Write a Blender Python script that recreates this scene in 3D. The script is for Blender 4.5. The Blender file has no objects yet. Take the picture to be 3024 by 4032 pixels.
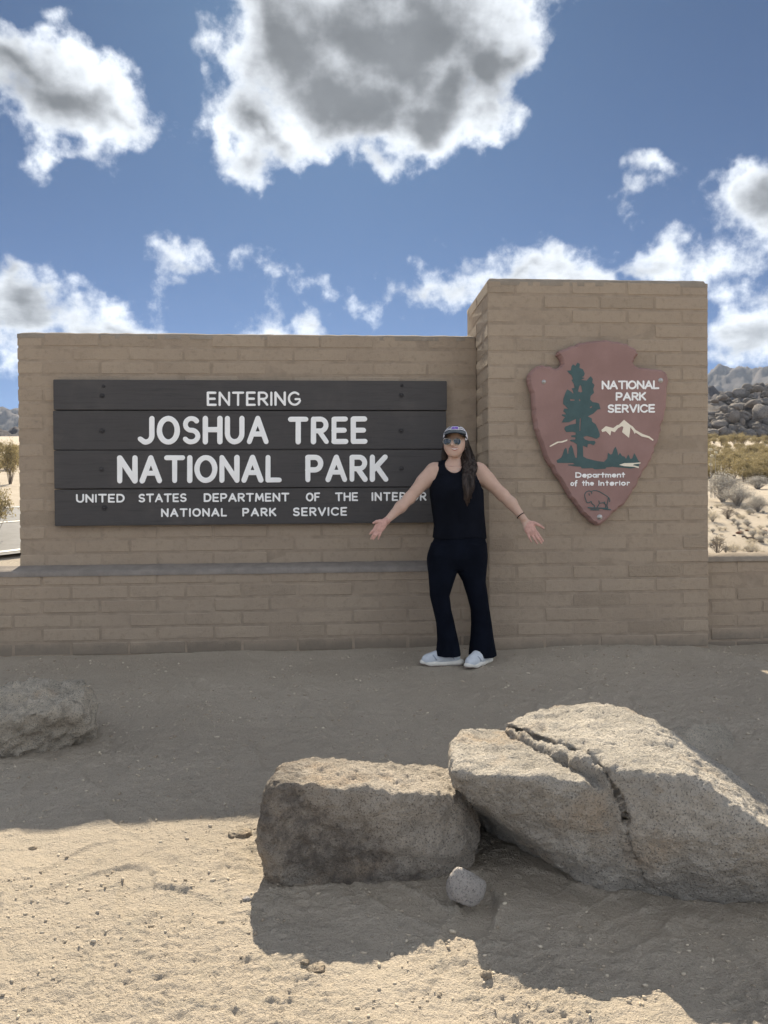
import bpy, bmesh, math, random
import numpy as np
from mathutils import Vector, Matrix, geometry

random.seed(7)
rng = np.random.default_rng(7)
scene = bpy.context.scene
COL = scene.collection

# ------------------------------------------------------------------ camera
CAM_H = 1.10                       # metres above the sand
YAW, PITCH, ROLL, FPX = 0.06665, -0.01233, 0.00745, 2862.4   # of a 3024 x 4032 frame


def ray(px, py):
    """direction of a picture point in world axes (X along the wall, Y away, Z up)"""
    x, y = (px - 1512) / FPX, -(py - 2016) / FPX
    c, s = math.cos(-ROLL), math.sin(-ROLL)
    x, y = c * x - s * y, s * x + c * y
    c, s = math.cos(PITCH), math.sin(PITCH)
    d = (x, c - s * y, s + c * y)
    c, s = math.cos(-YAW), math.sin(-YAW)
    return Vector((c * d[0] - s * d[1], s * d[0] + c * d[1], d[2]))


def at(px, py, Y):
    """the point at distance Y behind the camera plane that stands at a place in the picture"""
    r = ray(px, py)
    k = Y / r.y
    return Vector((r.x * k, Y, r.z * k + CAM_H))


def at_z(px, py, z=0.0):
    r = ray(px, py)
    k = (z - CAM_H) / r.z
    return Vector((r.x * k, r.y * k, z))


cam_data = bpy.data.cameras.new('camera')
cam = bpy.data.objects.new('camera', cam_data)
COL.objects.link(cam)
fwd = ray(1512, 2016).normalized()
upv = (ray(1512, 1016) - ray(1512, 2016)).normalized()
rgt = fwd.cross(upv).normalized()
upv = rgt.cross(fwd)
M = Matrix((rgt, upv, -fwd)).transposed().to_4x4()
M.translation = (0, 0, CAM_H)
cam.matrix_world = M
cam_data.sensor_fit = 'VERTICAL'
cam_data.sensor_height = 24
cam_data.sensor_width = 18
cam_data.lens = 24 * FPX / 4032
cam_data.clip_start = 0.05
cam_data.clip_end = 20000
scene.camera = cam

# ------------------------------------------------------------------ light and exposure
SUN_EL, SUN_AZ = math.radians(38.4), math.radians(-0.5)   # azimuth from +Y towards +X
sd = Vector((math.sin(SUN_AZ) * math.cos(SUN_EL), math.cos(SUN_AZ) * math.cos(SUN_EL), math.sin(SUN_EL)))
sun_data = bpy.data.lights.new('sun', 'SUN')
sun_data.energy = 5.0
sun_data.angle = math.radians(0.55)
sun_data.color = (1.0, 0.885, 0.70)
sun = bpy.data.objects.new('sun', sun_data)
COL.objects.link(sun)
sun.rotation_euler = sd.to_track_quat('Z', 'Y').to_euler()
sun.location = (0, 30, 30)

scene.view_settings.view_transform = 'Standard'
scene.view_settings.look = 'None'
scene.view_settings.gamma = 1
scene.view_settings.exposure = 1.15
scene.view_settings.use_curve_mapping = False
scene.cycles.max_bounces = 6
scene.cycles.diffuse_bounces = 4
scene.cycles.transparent_max_bounces = 12
scene.cycles.use_denoising = True


# ------------------------------------------------------------------ node helpers
class NT:
    def __init__(self, tree):
        self.t = tree

    def n(self, typ, **kw):
        nd = self.t.nodes.new(typ)
        for k, v in kw.items():
            if k.startswith('i_'):
                nd.inputs[k[2:].replace('_', ' ')].default_value = v
            else:
                setattr(nd, k, v)
        return nd

    def l(self, a, b):
        self.t.links.new(a, b)

    def math(self, op, a, b=None, c=None, clamp=False):
        nd = self.n('ShaderNodeMath', operation=op, use_clamp=clamp)
        for i, v in enumerate((a, b, c)):
            if v is None:
                continue
            if isinstance(v, (int, float)):
                nd.inputs[i].default_value = v
            else:
                self.l(v, nd.inputs[i])
        return nd.outputs[0]

    def vmath(self, op, a, b=None, c=None):
        nd = self.n('ShaderNodeVectorMath', operation=op)
        for i, v in enumerate((a, b, c)):
            if v is None:
                continue
            if isinstance(v, (tuple, list, Vector)):
                nd.inputs[i].default_value = v
            else:
                self.l(v, nd.inputs[i])
        return nd

    def mapr(self, v, a, b, c=0.0, d=1.0, smooth=True):
        nd = self.n('ShaderNodeMapRange', interpolation_type='SMOOTHSTEP' if smooth else 'LINEAR')
        self.l(v, nd.inputs[0])
        for i, x in zip((1, 2, 3, 4), (a, b, c, d)):
            if isinstance(x, (int, float)):
                nd.inputs[i].default_value = x
            else:
                self.l(x, nd.inputs[i])
        return nd.outputs[0]

    def mix(self, fac, a, b, mode='MIX'):
        nd = self.n('ShaderNodeMix', data_type='RGBA', blend_type=mode)
        for sock, v in ((nd.inputs[0], fac), (nd.inputs[6], a), (nd.inputs[7], b)):
            if isinstance(v, (int, float)):
                sock.default_value = v
            elif isinstance(v, (tuple, list)):
                sock.default_value = (*v[:3], 1)
            else:
                self.l(v, sock)
        return nd.outputs[2]

    def noise(self, vec, scale, detail=4, rough=0.55, dist=0.0, col=False, lac=2.0):
        nd = self.n('ShaderNodeTexNoise')
        nd.inputs['Scale'].default_value = scale
        nd.inputs['Detail'].default_value = detail
        nd.inputs['Roughness'].default_value = rough
        nd.inputs['Lacunarity'].default_value = lac
        nd.inputs['Distortion'].default_value = dist
        if vec is not None:
            self.l(vec, nd.inputs['Vector'])
        return nd.outputs['Color' if col else 'Fac']

    def voro(self, vec, scale, feature='F1', out='Distance', rand=1.0):
        nd = self.n('ShaderNodeTexVoronoi', feature=feature)
        nd.inputs['Scale'].default_value = scale
        nd.inputs['Randomness'].default_value = rand
        if vec is not None:
            self.l(vec, nd.inputs['Vector'])
        return nd.outputs[out]

    def bump(self, h, strength, dist, normal=None):
        nd = self.n('ShaderNodeBump')
        nd.inputs['Strength'].default_value = strength
        nd.inputs['Distance'].default_value = dist
        self.l(h, nd.inputs['Height'])
        if normal is not None:
            self.l(normal, nd.inputs['Normal'])
        return nd.outputs[0]


MATS = {}


def new_mat(name, rough=0.85, spec=0.25):
    m = bpy.data.materials.new(name)
    m.use_nodes = True
    MATS[name] = m
    t = NT(m.node_tree)
    b = m.node_tree.nodes['Principled BSDF']
    b.inputs['Roughness'].default_value = rough
    b.inputs['Specular IOR Level'].default_value = spec
    return m, t, b


# ------------------------------------------------------------------ sky and clouds
def az_el(px, py):
    d = ray(px, py).normalized()
    return math.atan2(d.x, d.y), math.asin(d.z)


def make_world():
    w = bpy.data.worlds.new('World')
    scene.world = w
    w.use_nodes = True
    t = NT(w.node_tree)
    bg = w.node_tree.nodes['Background']
    sky = t.n('ShaderNodeTexSky', sky_type='NISHITA')
    sky.sun_disc = False
    sky.sun_elevation = SUN_EL
    sky.sun_rotation = SUN_AZ
    sky.altitude = 1200
    sky.air_density = 0.42
    sky.dust_density = 0.35
    sky.ozone_density = 3.0
    dirv = t.n('ShaderNodeTexCoord').outputs['Generated']
    dirv = t.vmath('NORMALIZE', dirv).outputs[0]
    sep = t.n('ShaderNodeSeparateXYZ')
    t.l(dirv, sep.inputs[0])
    az = t.math('ARCTAN2', sep.outputs[0], sep.outputs[1])
    el = t.math('ARCSINE', sep.outputs[2])
    comb = t.n('ShaderNodeCombineXYZ')
    t.l(az, comb.inputs[0])
    t.l(el, comb.inputs[1])
    # ragged outlines: the place in the sky is pushed about by noise
    w1 = t.noise(dirv, 9, 3.5, 0.6, col=True)
    p = t.vmath('MULTIPLY_ADD', w1, (0.19, 0.15, 0.0), comb.outputs[0]).outputs[0]
    blobs = [  # cloud lobes: where they stand in the sky and how far they spread
        (1560, 130, 640, 420), (1190, 270, 370, 360), (1360, 400, 380, 240), (1040, 540, 190, 180), (1700, 400, 370, 220),
        (1960, 260, 290, 270), (1500, -250, 800, 420), (1420, 600, 170, 110),
        (250, 330, 400, 190), (120, 230, 280, 190), (450, 400, 260, 110), (260, 560, 150, 80),
        (110, 1220, 300, 210), (400, 1310, 240, 90), (20, 1080, 180, 130),
        (780, 1070, 170, 52), (690, 1015, 100, 62), (690, 1160, 130, 52),
        (1140, 1335, 210, 72),
        (1690, 1130, 360, 70), (2080, 1060, 330, 110), (2400, 1090, 420, 90),
        (3060, 800, 300, 210), (3000, 1250, 330, 165), (2800, 1380, 320, 70),
        (2510, 815, 100, 55), (2480, 905, 90, 45), (2570, 705, 70, 45),
    ]
    F = None
    for (bx, by, rx, ry) in blobs:
        a0, e0 = az_el(bx, by)
        a0 += 0.095
        e0 += 0.075
        ra = abs(az_el(bx + rx, by)[0] - az_el(bx, by)[0])
        re = abs(az_el(bx, by + ry)[1] - az_el(bx, by)[1])
        q = t.vmath('MULTIPLY_ADD', p, (1 / ra, 1 / re, 0), (-a0 / ra, -e0 / re, 0)).outputs[0]
        ln = t.vmath('LENGTH', q).outputs['Value']
        k = min(1.0, ry / 250.0) ** 0.9
        g = t.math('MULTIPLY_ADD', ln, -k, k)
        F = g if F is None else t.math('SMOOTH_MAX', F, g, 0.30)
    # broken cumulus round the unseen sky, cover and brightness raised as fill light
    zz = t.math('ADD', t.math('MAXIMUM', sep.outputs[2], 0.0), 0.22)
    cz = t.n('ShaderNodeCombineXYZ')
    for i in range(3):
        t.l(zz, cz.inputs[i])
    flat = t.vmath('DIVIDE', dirv, cz.outputs[0])
    gen = t.noise(flat.outputs[0], 1.35, 3, 0.58)
    gen = t.math('MULTIPLY', t.math('SUBTRACT', gen, 0.475), 4.0)
    view = t.vmath('DOT_PRODUCT', dirv, ray(1512, 1100).normalized()).outputs['Value']
    inside = t.mapr(view, 0.66, 0.80, 0.0, 3.0)
    F = t.math('MAXIMUM', F, t.math('SUBTRACT', gen, inside))
    rag = t.math('SUBTRACT', t.noise(dirv, 13, 10, 0.60), 0.5)
    F = t.math('SUBTRACT', F, t.mapr(el, -0.02, 0.03, 1.5, 0.0))
    puff = t.math('SUBTRACT', t.noise(flat.outputs[0], 7.0, 6, 0.56), 0.5)
    E_ = t.math('MULTIPLY_ADD', rag, 1.9, F)
    alpha = t.mapr(E_, -0.07, 0.38)
    S_ = t.math('MULTIPLY_ADD', rag, 0.75, t.math('MULTIPLY_ADD', puff, 0.55, F))
    shade = t.mapr(S_, 0.0, 0.80)
    tow = t.vmath('DOT_PRODUCT', dirv, sd).outputs['Value']
    rim = t.math('MULTIPLY_ADD', puff, -0.30, t.mapr(tow, 0.35, 0.80, 0.94, 0.60))
    core = t.math('MULTIPLY_ADD', puff, -0.10, t.mapr(tow, 0.35, 0.90, 0.80, 0.098))  # clouds away from the sun, out of view, brightened to lift the shaded wall
    lum = t.mapr(shade, 0.0, 1.0, rim, core, smooth=False)
    ccol = t.vmath('SCALE', None)
    ccol.inputs[0].default_value = (0.93, 0.975, 1.03)
    t.l(lum, ccol.inputs['Scale'])
    blue = t.vmath('MULTIPLY', sky.outputs[0], (0.050 * 0.355, 0.050 * 0.61, 0.050 * 0.78))
    col = t.mix(alpha, blue.outputs[0], ccol.outputs[0])
    t.l(col, bg.inputs['Color'])
    bg.inputs['Strength'].default_value = 1.0
    w.cycles.sampling_method = 'MANUAL'
    w.cycles.sample_map_resolution = 512


make_world()


# ------------------------------------------------------------------ object helpers
def tag(o, label=None, cat=None, group=None, kind=None):
    for k, v in (('label', label), ('category', cat), ('group', group), ('kind', kind)):
        if v:
            o[k] = v
    return o


def empty(name, loc=(0, 0, 0)):
    o = bpy.data.objects.new(name, None)
    o.location = loc
    o.empty_display_size = 0.1
    COL.objects.link(o)
    return o


def link(name, me, parent=None, mat=None, loc=None):
    o = bpy.data.objects.new(name, me)
    COL.objects.link(o)
    if mat is not None and not me.materials:
        me.materials.append(mat)
    if loc is not None:
        o.location = loc
    if parent is not None:
        o.parent = parent
        # parents are unrotated empties, so the local place is the difference
        o.location = Vector(o.location) - parent.location
    return o


def mesh_np(name, verts, faces, smooth=False):
    """mesh from numpy arrays; faces all of one size"""
    verts = np.asarray(verts, dtype=np.float32)
    faces = np.asarray(faces, dtype=np.int32)
    me = bpy.data.meshes.new(name)
    n, k = faces.shape
    me.vertices.add(len(verts))
    me.vertices.foreach_set('co', verts.ravel())
    me.loops.add(n * k)
    me.loops.foreach_set('vertex_index', faces.ravel())
    me.polygons.add(n)
    me.polygons.foreach_set('loop_start', np.arange(0, n * k, k, dtype=np.int32))
    me.update(calc_edges=True)
    me.validate()
    if smooth:
        me.polygons.foreach_set('use_smooth', np.ones(len(me.polygons), dtype=bool))
    return me


def mesh_bm(name, bm, smooth=False):
    me = bpy.data.meshes.new(name)
    bmesh.ops.recalc_face_normals(bm, faces=bm.faces)
    bm.to_mesh(me)
    bm.free()
    if smooth:
        for p in me.polygons:
            p.use_smooth = True
    return me


def bm_box(bm, x0, x1, y0, y1, z0, z1):
    r = bmesh.ops.create_cube(bm, size=1)
    for v in r['verts']:
        v.co = Vector(((x0 + x1) / 2 + v.co.x * (x1 - x0), (y0 + y1) / 2 + v.co.y * (y1 - y0), (z0 + z1) / 2 + v.co.z * (z1 - z0)))
    return r['verts']


# ------------------------------------------------------------------ noise for shapes
_perm = np.random.default_rng(11).permutation(256)
_perm = np.concatenate([_perm, _perm, _perm])
_grad = np.random.default_rng(12).normal(size=(256, 3))
_grad /= np.linalg.norm(_grad, axis=1)[:, None]


def perlin(x, y, z):
    xi, yi, zi = np.floor(x).astype(int), np.floor(y).astype(int), np.floor(z).astype(int)
    xf, yf, zf = x - xi, y - yi, z - zi
    xi &= 255; yi &= 255; zi &= 255
    u, v, w = [f * f * f * (f * (f * 6 - 15) + 10) for f in (xf, yf, zf)]
    out = 0
    for dx in (0, 1):
        for dy in (0, 1):
            for dz in (0, 1):
                g = _grad[_perm[_perm[_perm[xi + dx] + yi + dy] + zi + dz] & 255]
                d = g[..., 0] * (xf - dx) + g[..., 1] * (yf - dy) + g[..., 2] * (zf - dz)
                out = out + d * (u if dx else 1 - u) * (v if dy else 1 - v) * (w if dz else 1 - w)
    return out


def fbm(P, scale, octaves=4, gain=0.5, seed=0.0, ridged=False):
    out, a = 0.0, 1.0
    x, y, z = [P[..., i] * scale + seed * (1.7 + i) for i in range(3)]
    for o in range(octaves):
        n = perlin(x, y, z)
        out = out + a * ((0.5 - np.abs(n)) * 2 - 0.6 if ridged else n)
        x, y, z, a = x * 2.03 + 5.1, y * 2.03 + 9.7, z * 2.03 + 3.3, a * gain
    return out


# ------------------------------------------------------------------ solids from distance fields
class Field:
    def __init__(self, lo, hi, h):
        self.lo, self.h = np.array(lo, float), h
        self.n = np.ceil((np.array(hi) - self.lo) / h).astype(int) + 1
        self.f = np.full(self.n, 1.0, dtype=np.float32)

    def sub(self, lo, hi, pad):
        a = np.clip(np.floor((np.array(lo) - pad - self.lo) / self.h).astype(int), 0, self.n)
        b = np.clip(np.ceil((np.array(hi) + pad - self.lo) / self.h).astype(int) + 1, 0, self.n)
        sl = tuple(slice(i, j) for i, j in zip(a, b))
        ax = [self.lo[i] + self.h * np.arange(a[i], b[i]) for i in range(3)]
        X, Y, Z = np.meshgrid(*ax, indexing='ij', sparse=True)
        return sl, X, Y, Z

    def add(self, fn, lo, hi, k=0.02, op='add'):
        sl, X, Y, Z = self.sub(lo, hi, k * 1.5 + self.h * 2)
        if 0 in self.f[sl].shape:
            return
        d = np.broadcast_to(fn(X, Y, Z), self.f[sl].shape)
        a = self.f[sl]
        if op == 'add':
            hh = np.clip(0.5 + 0.5 * (a - d) / k, 0, 1)
            self.f[sl] = a * (1 - hh) + d * hh - k * hh * (1 - hh)
        elif op == 'cut':
            hh = np.clip(0.5 - 0.5 * (a + d) / k, 0, 1)
            self.f[sl] = a * (1 - hh) - d * hh + k * hh * (1 - hh)
        elif op == 'and':
            self.f[sl] = np.maximum(a, d)

    def capsule(self, a, b, ra, rb, k=0.02, op='add', flat=None):
        """tapered limb; flat = (axis vector, factor) squeezes it along that axis"""
        a, b = np.array(a, float), np.array(b, float)
        ab = b - a
        L2 = (ab ** 2).sum()

        def fn(X, Y, Z):
            px, py, pz = X - a[0], Y - a[1], Z - a[2]
            t = np.clip((px * ab[0] + py * ab[1] + pz * ab[2]) / L2, 0, 1)
            dx, dy, dz = px - t * ab[0], py - t * ab[1], pz - t * ab[2]
            r = ra + (rb - ra) * t
            if flat is not None:
                ax, fac = np.array(flat[0], float), flat[1]
                q = dx * ax[0] + dy * ax[1] + dz * ax[2]
                e = q * (1 / fac - 1)
                dx, dy, dz = dx + e * ax[0], dy + e * ax[1], dz + e * ax[2]
            return np.sqrt(dx * dx + dy * dy + dz * dz) - r
        m = max(ra, rb)
        self.add(fn, np.minimum(a, b) - m, np.maximum(a, b) + m, k, op)

    def ellipsoid(self, c, r, k=0.02, op='add', rot=None):
        c, r = np.array(c, float), np.array(r, float)
        R = np.array(rot.to_3x3()).T if rot is not None else None

        def fn(X, Y, Z):
            x, y, z = X - c[0], Y - c[1], Z - c[2]
            if R is not None:
                x, y, z = [R[i, 0] * x + R[i, 1] * y + R[i, 2] * z for i in range(3)]
            q = np.sqrt((x / r[0]) ** 2 + (y / r[1]) ** 2 + (z / r[2]) ** 2)
            return (q - 1) * r.min()
        self.add(fn, c - r.max(), c + r.max(), k, op)

    def loft(self, rows, k=0.02, op='add', power=2.0):
        """stack of ellipses along z: rows of (z, cx, cy, half width, half depth)"""
        R = np.array(sorted(rows), float)

        def fn(X, Y, Z):
            z = Z[0, 0, :]
            cx, cy, a, b = [np.interp(z, R[:, 0], R[:, i]) for i in (1, 2, 3, 4)]
            q = (np.abs((X - cx) / a) ** power + np.abs((Y - cy) / b) ** power) ** (1 / power)
            d = (q - 1) * np.minimum(a, b)
            return np.maximum(d, np.maximum(R[0, 0] - Z, Z - R[-1, 0]))
        lo = (np.min(R[:, 1] - R[:, 3]), np.min(R[:, 2] - R[:, 4]), R[0, 0])
        hi = (np.max(R[:, 1] + R[:, 3]), np.max(R[:, 2] + R[:, 4]), R[-1, 0])
        self.add(fn, lo, hi, k, op)

    def mesh(self, smooth=1):
        f, h = self.f, self.h
        s = f < 0
        nx, ny, nz = f.shape
        any_, all_ = np.zeros((nx - 1, ny - 1, nz - 1), bool), np.ones((nx - 1, ny - 1, nz - 1), bool)
        cor = [(i, j, k) for i in (0, 1) for j in (0, 1) for k in (0, 1)]
        for i, j, k in cor:
            c = s[i:nx - 1 + i, j:ny - 1 + j, k:nz - 1 + k]
            any_ |= c
            all_ &= c
        act = np.argwhere(any_ & ~all_)
        idx = np.full((nx - 1, ny - 1, nz - 1), -1, np.int32)
        idx[act[:, 0], act[:, 1], act[:, 2]] = np.arange(len(act))
        vals = {c: f[act[:, 0] + c[0], act[:, 1] + c[1], act[:, 2] + c[2]] for c in cor}
        acc = np.zeros((len(act), 3))
        cnt = np.zeros(len(act))
        for c in cor:
            for ax in range(3):
                if c[ax] == 0:
                    e = tuple(1 if q == ax else c[q] for q in range(3))
                    v0, v1 = vals[c], vals[e]
                    m = (v0 < 0) != (v1 < 0)
                    tt = np.where(m, v0 / np.where(m, v0 - v1, 1), 0)
                    p = np.array(c, float)[None] + np.zeros((len(act), 3))
                    p[:, ax] = tt
                    acc += p * m[:, None]
                    cnt += m
        V = (act + acc / cnt[:, None]) * h + self.lo
        faces = []
        for ax in range(3):
            o1, o2 = [a for a in range(3) if a != ax]
            sl0, sl1 = [slice(None)] * 3, [slice(None)] * 3
            sl0[ax], sl1[ax] = slice(0, -1), slice(1, None)
            ch = s[tuple(sl0)] != s[tuple(sl1)]
            e = np.argwhere(ch)
            ok = (e[:, o1] > 0) & (e[:, o2] > 0) & (e[:, o1] < f.shape[o1] - 1) & (e[:, o2] < f.shape[o2] - 1)
            e = e[ok]
            flip = s[e[:, 0], e[:, 1], e[:, 2]]
            q = []
            for d1, d2 in ((0, 0), (1, 0), (1, 1), (0, 1)):
                c = e.copy()
                c[:, o1] -= d1
                c[:, o2] -= d2
                q.append(idx[c[:, 0], c[:, 1], c[:, 2]])
            q = np.stack(q, 1)
            if ax == 1:
                flip = ~flip
            q[~flip] = q[~flip][:, ::-1]
            faces.append(q)
        faces = np.concatenate(faces)
        for _ in range(smooth):
            s2, n2 = np.zeros_like(V), np.zeros(len(V))
            for i in range(4):
                a, b = faces[:, i], faces[:, (i + 1) % 4]
                np.add.at(s2, a, V[b]); np.add.at(n2, a, 1)
                np.add.at(s2, b, V[a]); np.add.at(n2, b, 1)
            V = 0.5 * V + 0.5 * s2 / n2[:, None]
        return V, faces


def vertex_normals(V, F):
    n = np.zeros_like(V)
    fn = np.cross(V[F[:, 2]] - V[F[:, 0]], V[F[:, 3]] - V[F[:, 1]])
    for i in range(4):
        np.add.at(n, F[:, i], fn)
    return n / (np.linalg.norm(n, axis=1)[:, None] + 1e-9)


# ------------------------------------------------------------------ materials
def obj_co(t):
    return t.n('ShaderNodeTexCoord').outputs['Object']


def mat_block():
    m, t, b = new_mat('slump_block', 0.95, 0.12)
    g = t.n('ShaderNodeNewGeometry').outputs['Position']
    rnd = t.n('ShaderNodeObjectInfo').outputs['Random']
    big = t.noise(g, 2.2, 4, 0.6)
    mid = t.noise(g, 28, 4, 0.7)
    fine = t.noise(g, 420, 3, 0.7)
    c = t.mix(t.mapr(rnd, 0, 1), (0.338, 0.272, 0.208), (0.368, 0.298, 0.229))
    c = t.mix(t.math('MULTIPLY', t.mapr(big, 0.35, 0.68), 0.5), c, (0.405, 0.33, 0.248))
    c = t.mix(t.math('MULTIPLY', t.mapr(mid, 0.5, 0.72), 0.35), c, (0.215, 0.175, 0.132))
    c = t.mix(t.math('MULTIPLY', t.mapr(fine, 0.55, 0.72), 0.6), c, (0.15, 0.12, 0.09))
    # rain-splash dirt along the foot of the wall
    sep = t.n('ShaderNodeSeparateXYZ')
    t.l(g, sep.inputs[0])
    zz = t.math('MULTIPLY_ADD', t.math('SUBTRACT', t.noise(g, 5, 4, 0.6), 0.5), 0.16, sep.outputs[2])
    c = t.mix(t.mapr(zz, 0.15, 0.04, 0.0, 0.6), c, (0.165, 0.145, 0.12))
    t.l(c, b.inputs['Base Color'])
    # a few blocks are coarse and pitted
    pit = t.math('GREATER_THAN', t.math('FRACT', t.math('MULTIPLY', rnd, 37.7)), 0.90)
    hgt = t.math('ADD', t.math('MULTIPLY', fine, 0.35), t.math('MULTIPLY', t.noise(g, 120, 4, 0.7), t.math('MULTIPLY_ADD', pit, 1.3, 0.65)))
    hgt = t.math('ADD', hgt, t.math('MULTIPLY', mid, 1.1))
    t.l(t.bump(hgt, 0.85, 0.006), b.inputs['Normal'])
    return m


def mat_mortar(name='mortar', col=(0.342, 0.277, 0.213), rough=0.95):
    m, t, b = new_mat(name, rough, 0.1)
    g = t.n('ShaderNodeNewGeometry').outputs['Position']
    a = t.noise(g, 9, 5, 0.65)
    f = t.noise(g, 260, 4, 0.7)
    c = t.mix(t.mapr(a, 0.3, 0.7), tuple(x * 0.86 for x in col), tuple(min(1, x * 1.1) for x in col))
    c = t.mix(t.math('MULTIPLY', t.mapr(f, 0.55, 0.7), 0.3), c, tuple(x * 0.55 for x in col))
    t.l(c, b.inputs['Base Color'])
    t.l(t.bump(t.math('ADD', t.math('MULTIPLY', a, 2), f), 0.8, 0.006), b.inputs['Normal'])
    return m


def mat_sand():
    m, t, b = new_mat('desert_sand', 0.97, 0.08)
    g = t.n('ShaderNodeNewGeometry').outputs['Position']
    big = t.noise(g, 0.9, 5, 0.6)
    mid = t.noise(g, 14, 5, 0.65)
    gr = t.noise(g, 190, 3, 0.75)
    sp = t.voro(g, 260)
    c = t.mix(t.mapr(big, 0.3, 0.7), (0.420, 0.362, 0.292), (0.49, 0.426, 0.348))
    c = t.mix(t.math('MULTIPLY', t.mapr(mid, 0.45, 0.75), 0.5), c, (0.37, 0.333, 0.272))
    c = t.mix(t.math('MULTIPLY', t.mapr(gr, 0.52, 0.68), 0.55), c, (0.235, 0.205, 0.16))
    c = t.mix(t.math('MULTIPLY', t.mapr(sp, 0.22, 0.10), 0.5), c, (0.70, 0.65, 0.56))
    t.l(c, b.inputs['Base Color'])
    h = t.math('ADD', t.math('MULTIPLY', gr, 1.0), t.math('MULTIPLY', t.noise(g, 62, 4, 0.7), 1.7))
    t.l(t.bump(h, 0.9, 0.012), b.inputs['Normal'])
    return m


def mat_granite(name, base=(0.42, 0.345, 0.26), dark=0.0, seed=0.0, warm=True):
    m, t, b = new_mat(name, 0.9, 0.2)
    g = t.vmath('ADD', obj_co(t), (seed, seed * 2.3, seed * 0.7)).outputs[0]
    big = t.noise(g, 3.0, 5, 0.6)
    mid = t.noise(g, 17, 5, 0.7)
    cr = t.noise(g, 170, 3, 0.8)
    cr2 = t.voro(g, 230)
    c = t.mix(t.mapr(big, 0.32, 0.66), tuple(x * 0.80 for x in base), tuple(x * 1.16 for x in base))
    if warm:
        c = t.mix(t.math('MULTIPLY', t.mapr(t.noise(g, 4.4, 4, 0.6), 0.52, 0.70), 0.65), c, (base[0] * 1.0, base[1] * 0.84, base[2] * 0.68))
    c = t.mix(t.math('MULTIPLY', t.mapr(mid, 0.48, 0.74), 0.55), c, tuple(x * 0.5 for x in base))
    c = t.mix(t.math('MULTIPLY', t.mapr(cr, 0.52, 0.64), 0.8), c, tuple(x * 0.28 for x in base))
    c = t.mix(t.math('MULTIPLY', t.mapr(cr2, 0.26, 0.12), 0.45), c, tuple(min(0.85, x * 1.7) for x in base))
    if dark:
        sep = t.n('ShaderNodeSeparateXYZ')
        t.l(obj_co(t), sep.inputs[0])
        # a black varnish stain running across the face
        band = t.math('ADD', t.math('MULTIPLY', sep.outputs[0], 1.0), t.math('MULTIPLY', sep.outputs[2], 1.35))
        v = t.math('MULTIPLY_ADD', t.math('SUBTRACT', t.noise(g, 9, 6, 0.7), 0.5), 0.42, band)
        k = t.math('MULTIPLY', t.mapr(v, dark - 0.02, dark - 0.14), t.mapr(v, dark - 0.47, dark - 0.33))
        c = t.mix(t.math('MULTIPLY', k, t.mapr(t.noise(g, 26, 5, 0.7), 0.3, 0.65, 0.15, 0.72)), c, (0.11, 0.095, 0.085))
    t.l(c, b.inputs['Base Color'])
    h = t.math('ADD', t.math('MULTIPLY', cr, 0.8), t.math('ADD', t.math('MULTIPLY', t.noise(g, 55, 5, 0.75), 2.2), mid))
    t.l(t.bump(h, 1.0, 0.02), b.inputs['Normal'])
    return m


def mat_paint(name, col, rough=0.6, wear=0.25, bump=0.3, scale=40, spec=0.3):
    m, t, b = new_mat(name, rough, spec)
    g = t.n('ShaderNodeNewGeometry').outputs['Position']
    a = t.noise(g, scale * 0.3, 5, 0.65)
    f = t.noise(g, scale * 6, 4, 0.7)
    c = t.mix(t.mapr(a, 0.3, 0.7), tuple(x * (1 - wear * 0.5) for x in col), tuple(min(1, x * (1 + wear * 0.25)) for x in col))
    c = t.mix(t.math('MULTIPLY', t.mapr(f, 0.58, 0.74), wear), c, tuple(x * 0.55 for x in col))
    t.l(c, b.inputs['Base Color'])
    t.l(t.bump(f, bump, 0.002), b.inputs['Normal'])
    return m


def mat_plank():
    m, t, b = new_mat('charcoal_plank', 0.62, 0.3)
    g = t.n('ShaderNodeNewGeometry').outputs['Position']
    rnd = t.n('ShaderNodeObjectInfo').outputs['Random']
    st = t.vmath('MULTIPLY', g, (1.1, 1, 26)).outputs[0]
    st = t.vmath('ADD', st, (0, 0, 0)).outputs[0]
    gr = t.noise(st, 3.0, 7, 0.65, 0.6)
    gr2 = t.noise(st, 14, 5, 0.7)
    blot = t.noise(g, 3.2, 5, 0.6)
    c = t.mix(t.mapr(rnd, 0, 1), (0.052, 0.049, 0.049), (0.064, 0.060, 0.060))
    c = t.mix(t.math('MULTIPLY', t.mapr(gr, 0.48, 0.72), 0.6), c, (0.034, 0.032, 0.032))
    c = t.mix(t.math('MULTIPLY', t.mapr(gr2, 0.55, 0.75), 0.5), c, (0.105, 0.098, 0.092))
    c = t.mix(t.math('MULTIPLY', t.mapr(blot, 0.5, 0.75), 0.4), c, (0.105, 0.096, 0.09))
    t.l(c, b.inputs['Base Color'])
    t.l(t.bump(t.math('ADD', gr, t.math('MULTIPLY', gr2, 0.6)), 0.5, 0.003), b.inputs['Normal'])
    return m


def mat_flat(name, col, rough=0.7, spec=0.3, noise=0.12, scale=60, metallic=0.0):
    m, t, b = new_mat(name, rough, spec)
    g = obj_co(t)
    a = t.noise(g, scale, 4, 0.65)
    c = t.mix(t.mapr(a, 0.3, 0.7), tuple(x * (1 - noise) for x in col), tuple(min(1, x * (1 + noise)) for x in col))
    t.l(c, b.inputs['Base Color'])
    b.inputs['Metallic'].default_value = metallic
    return m


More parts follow.
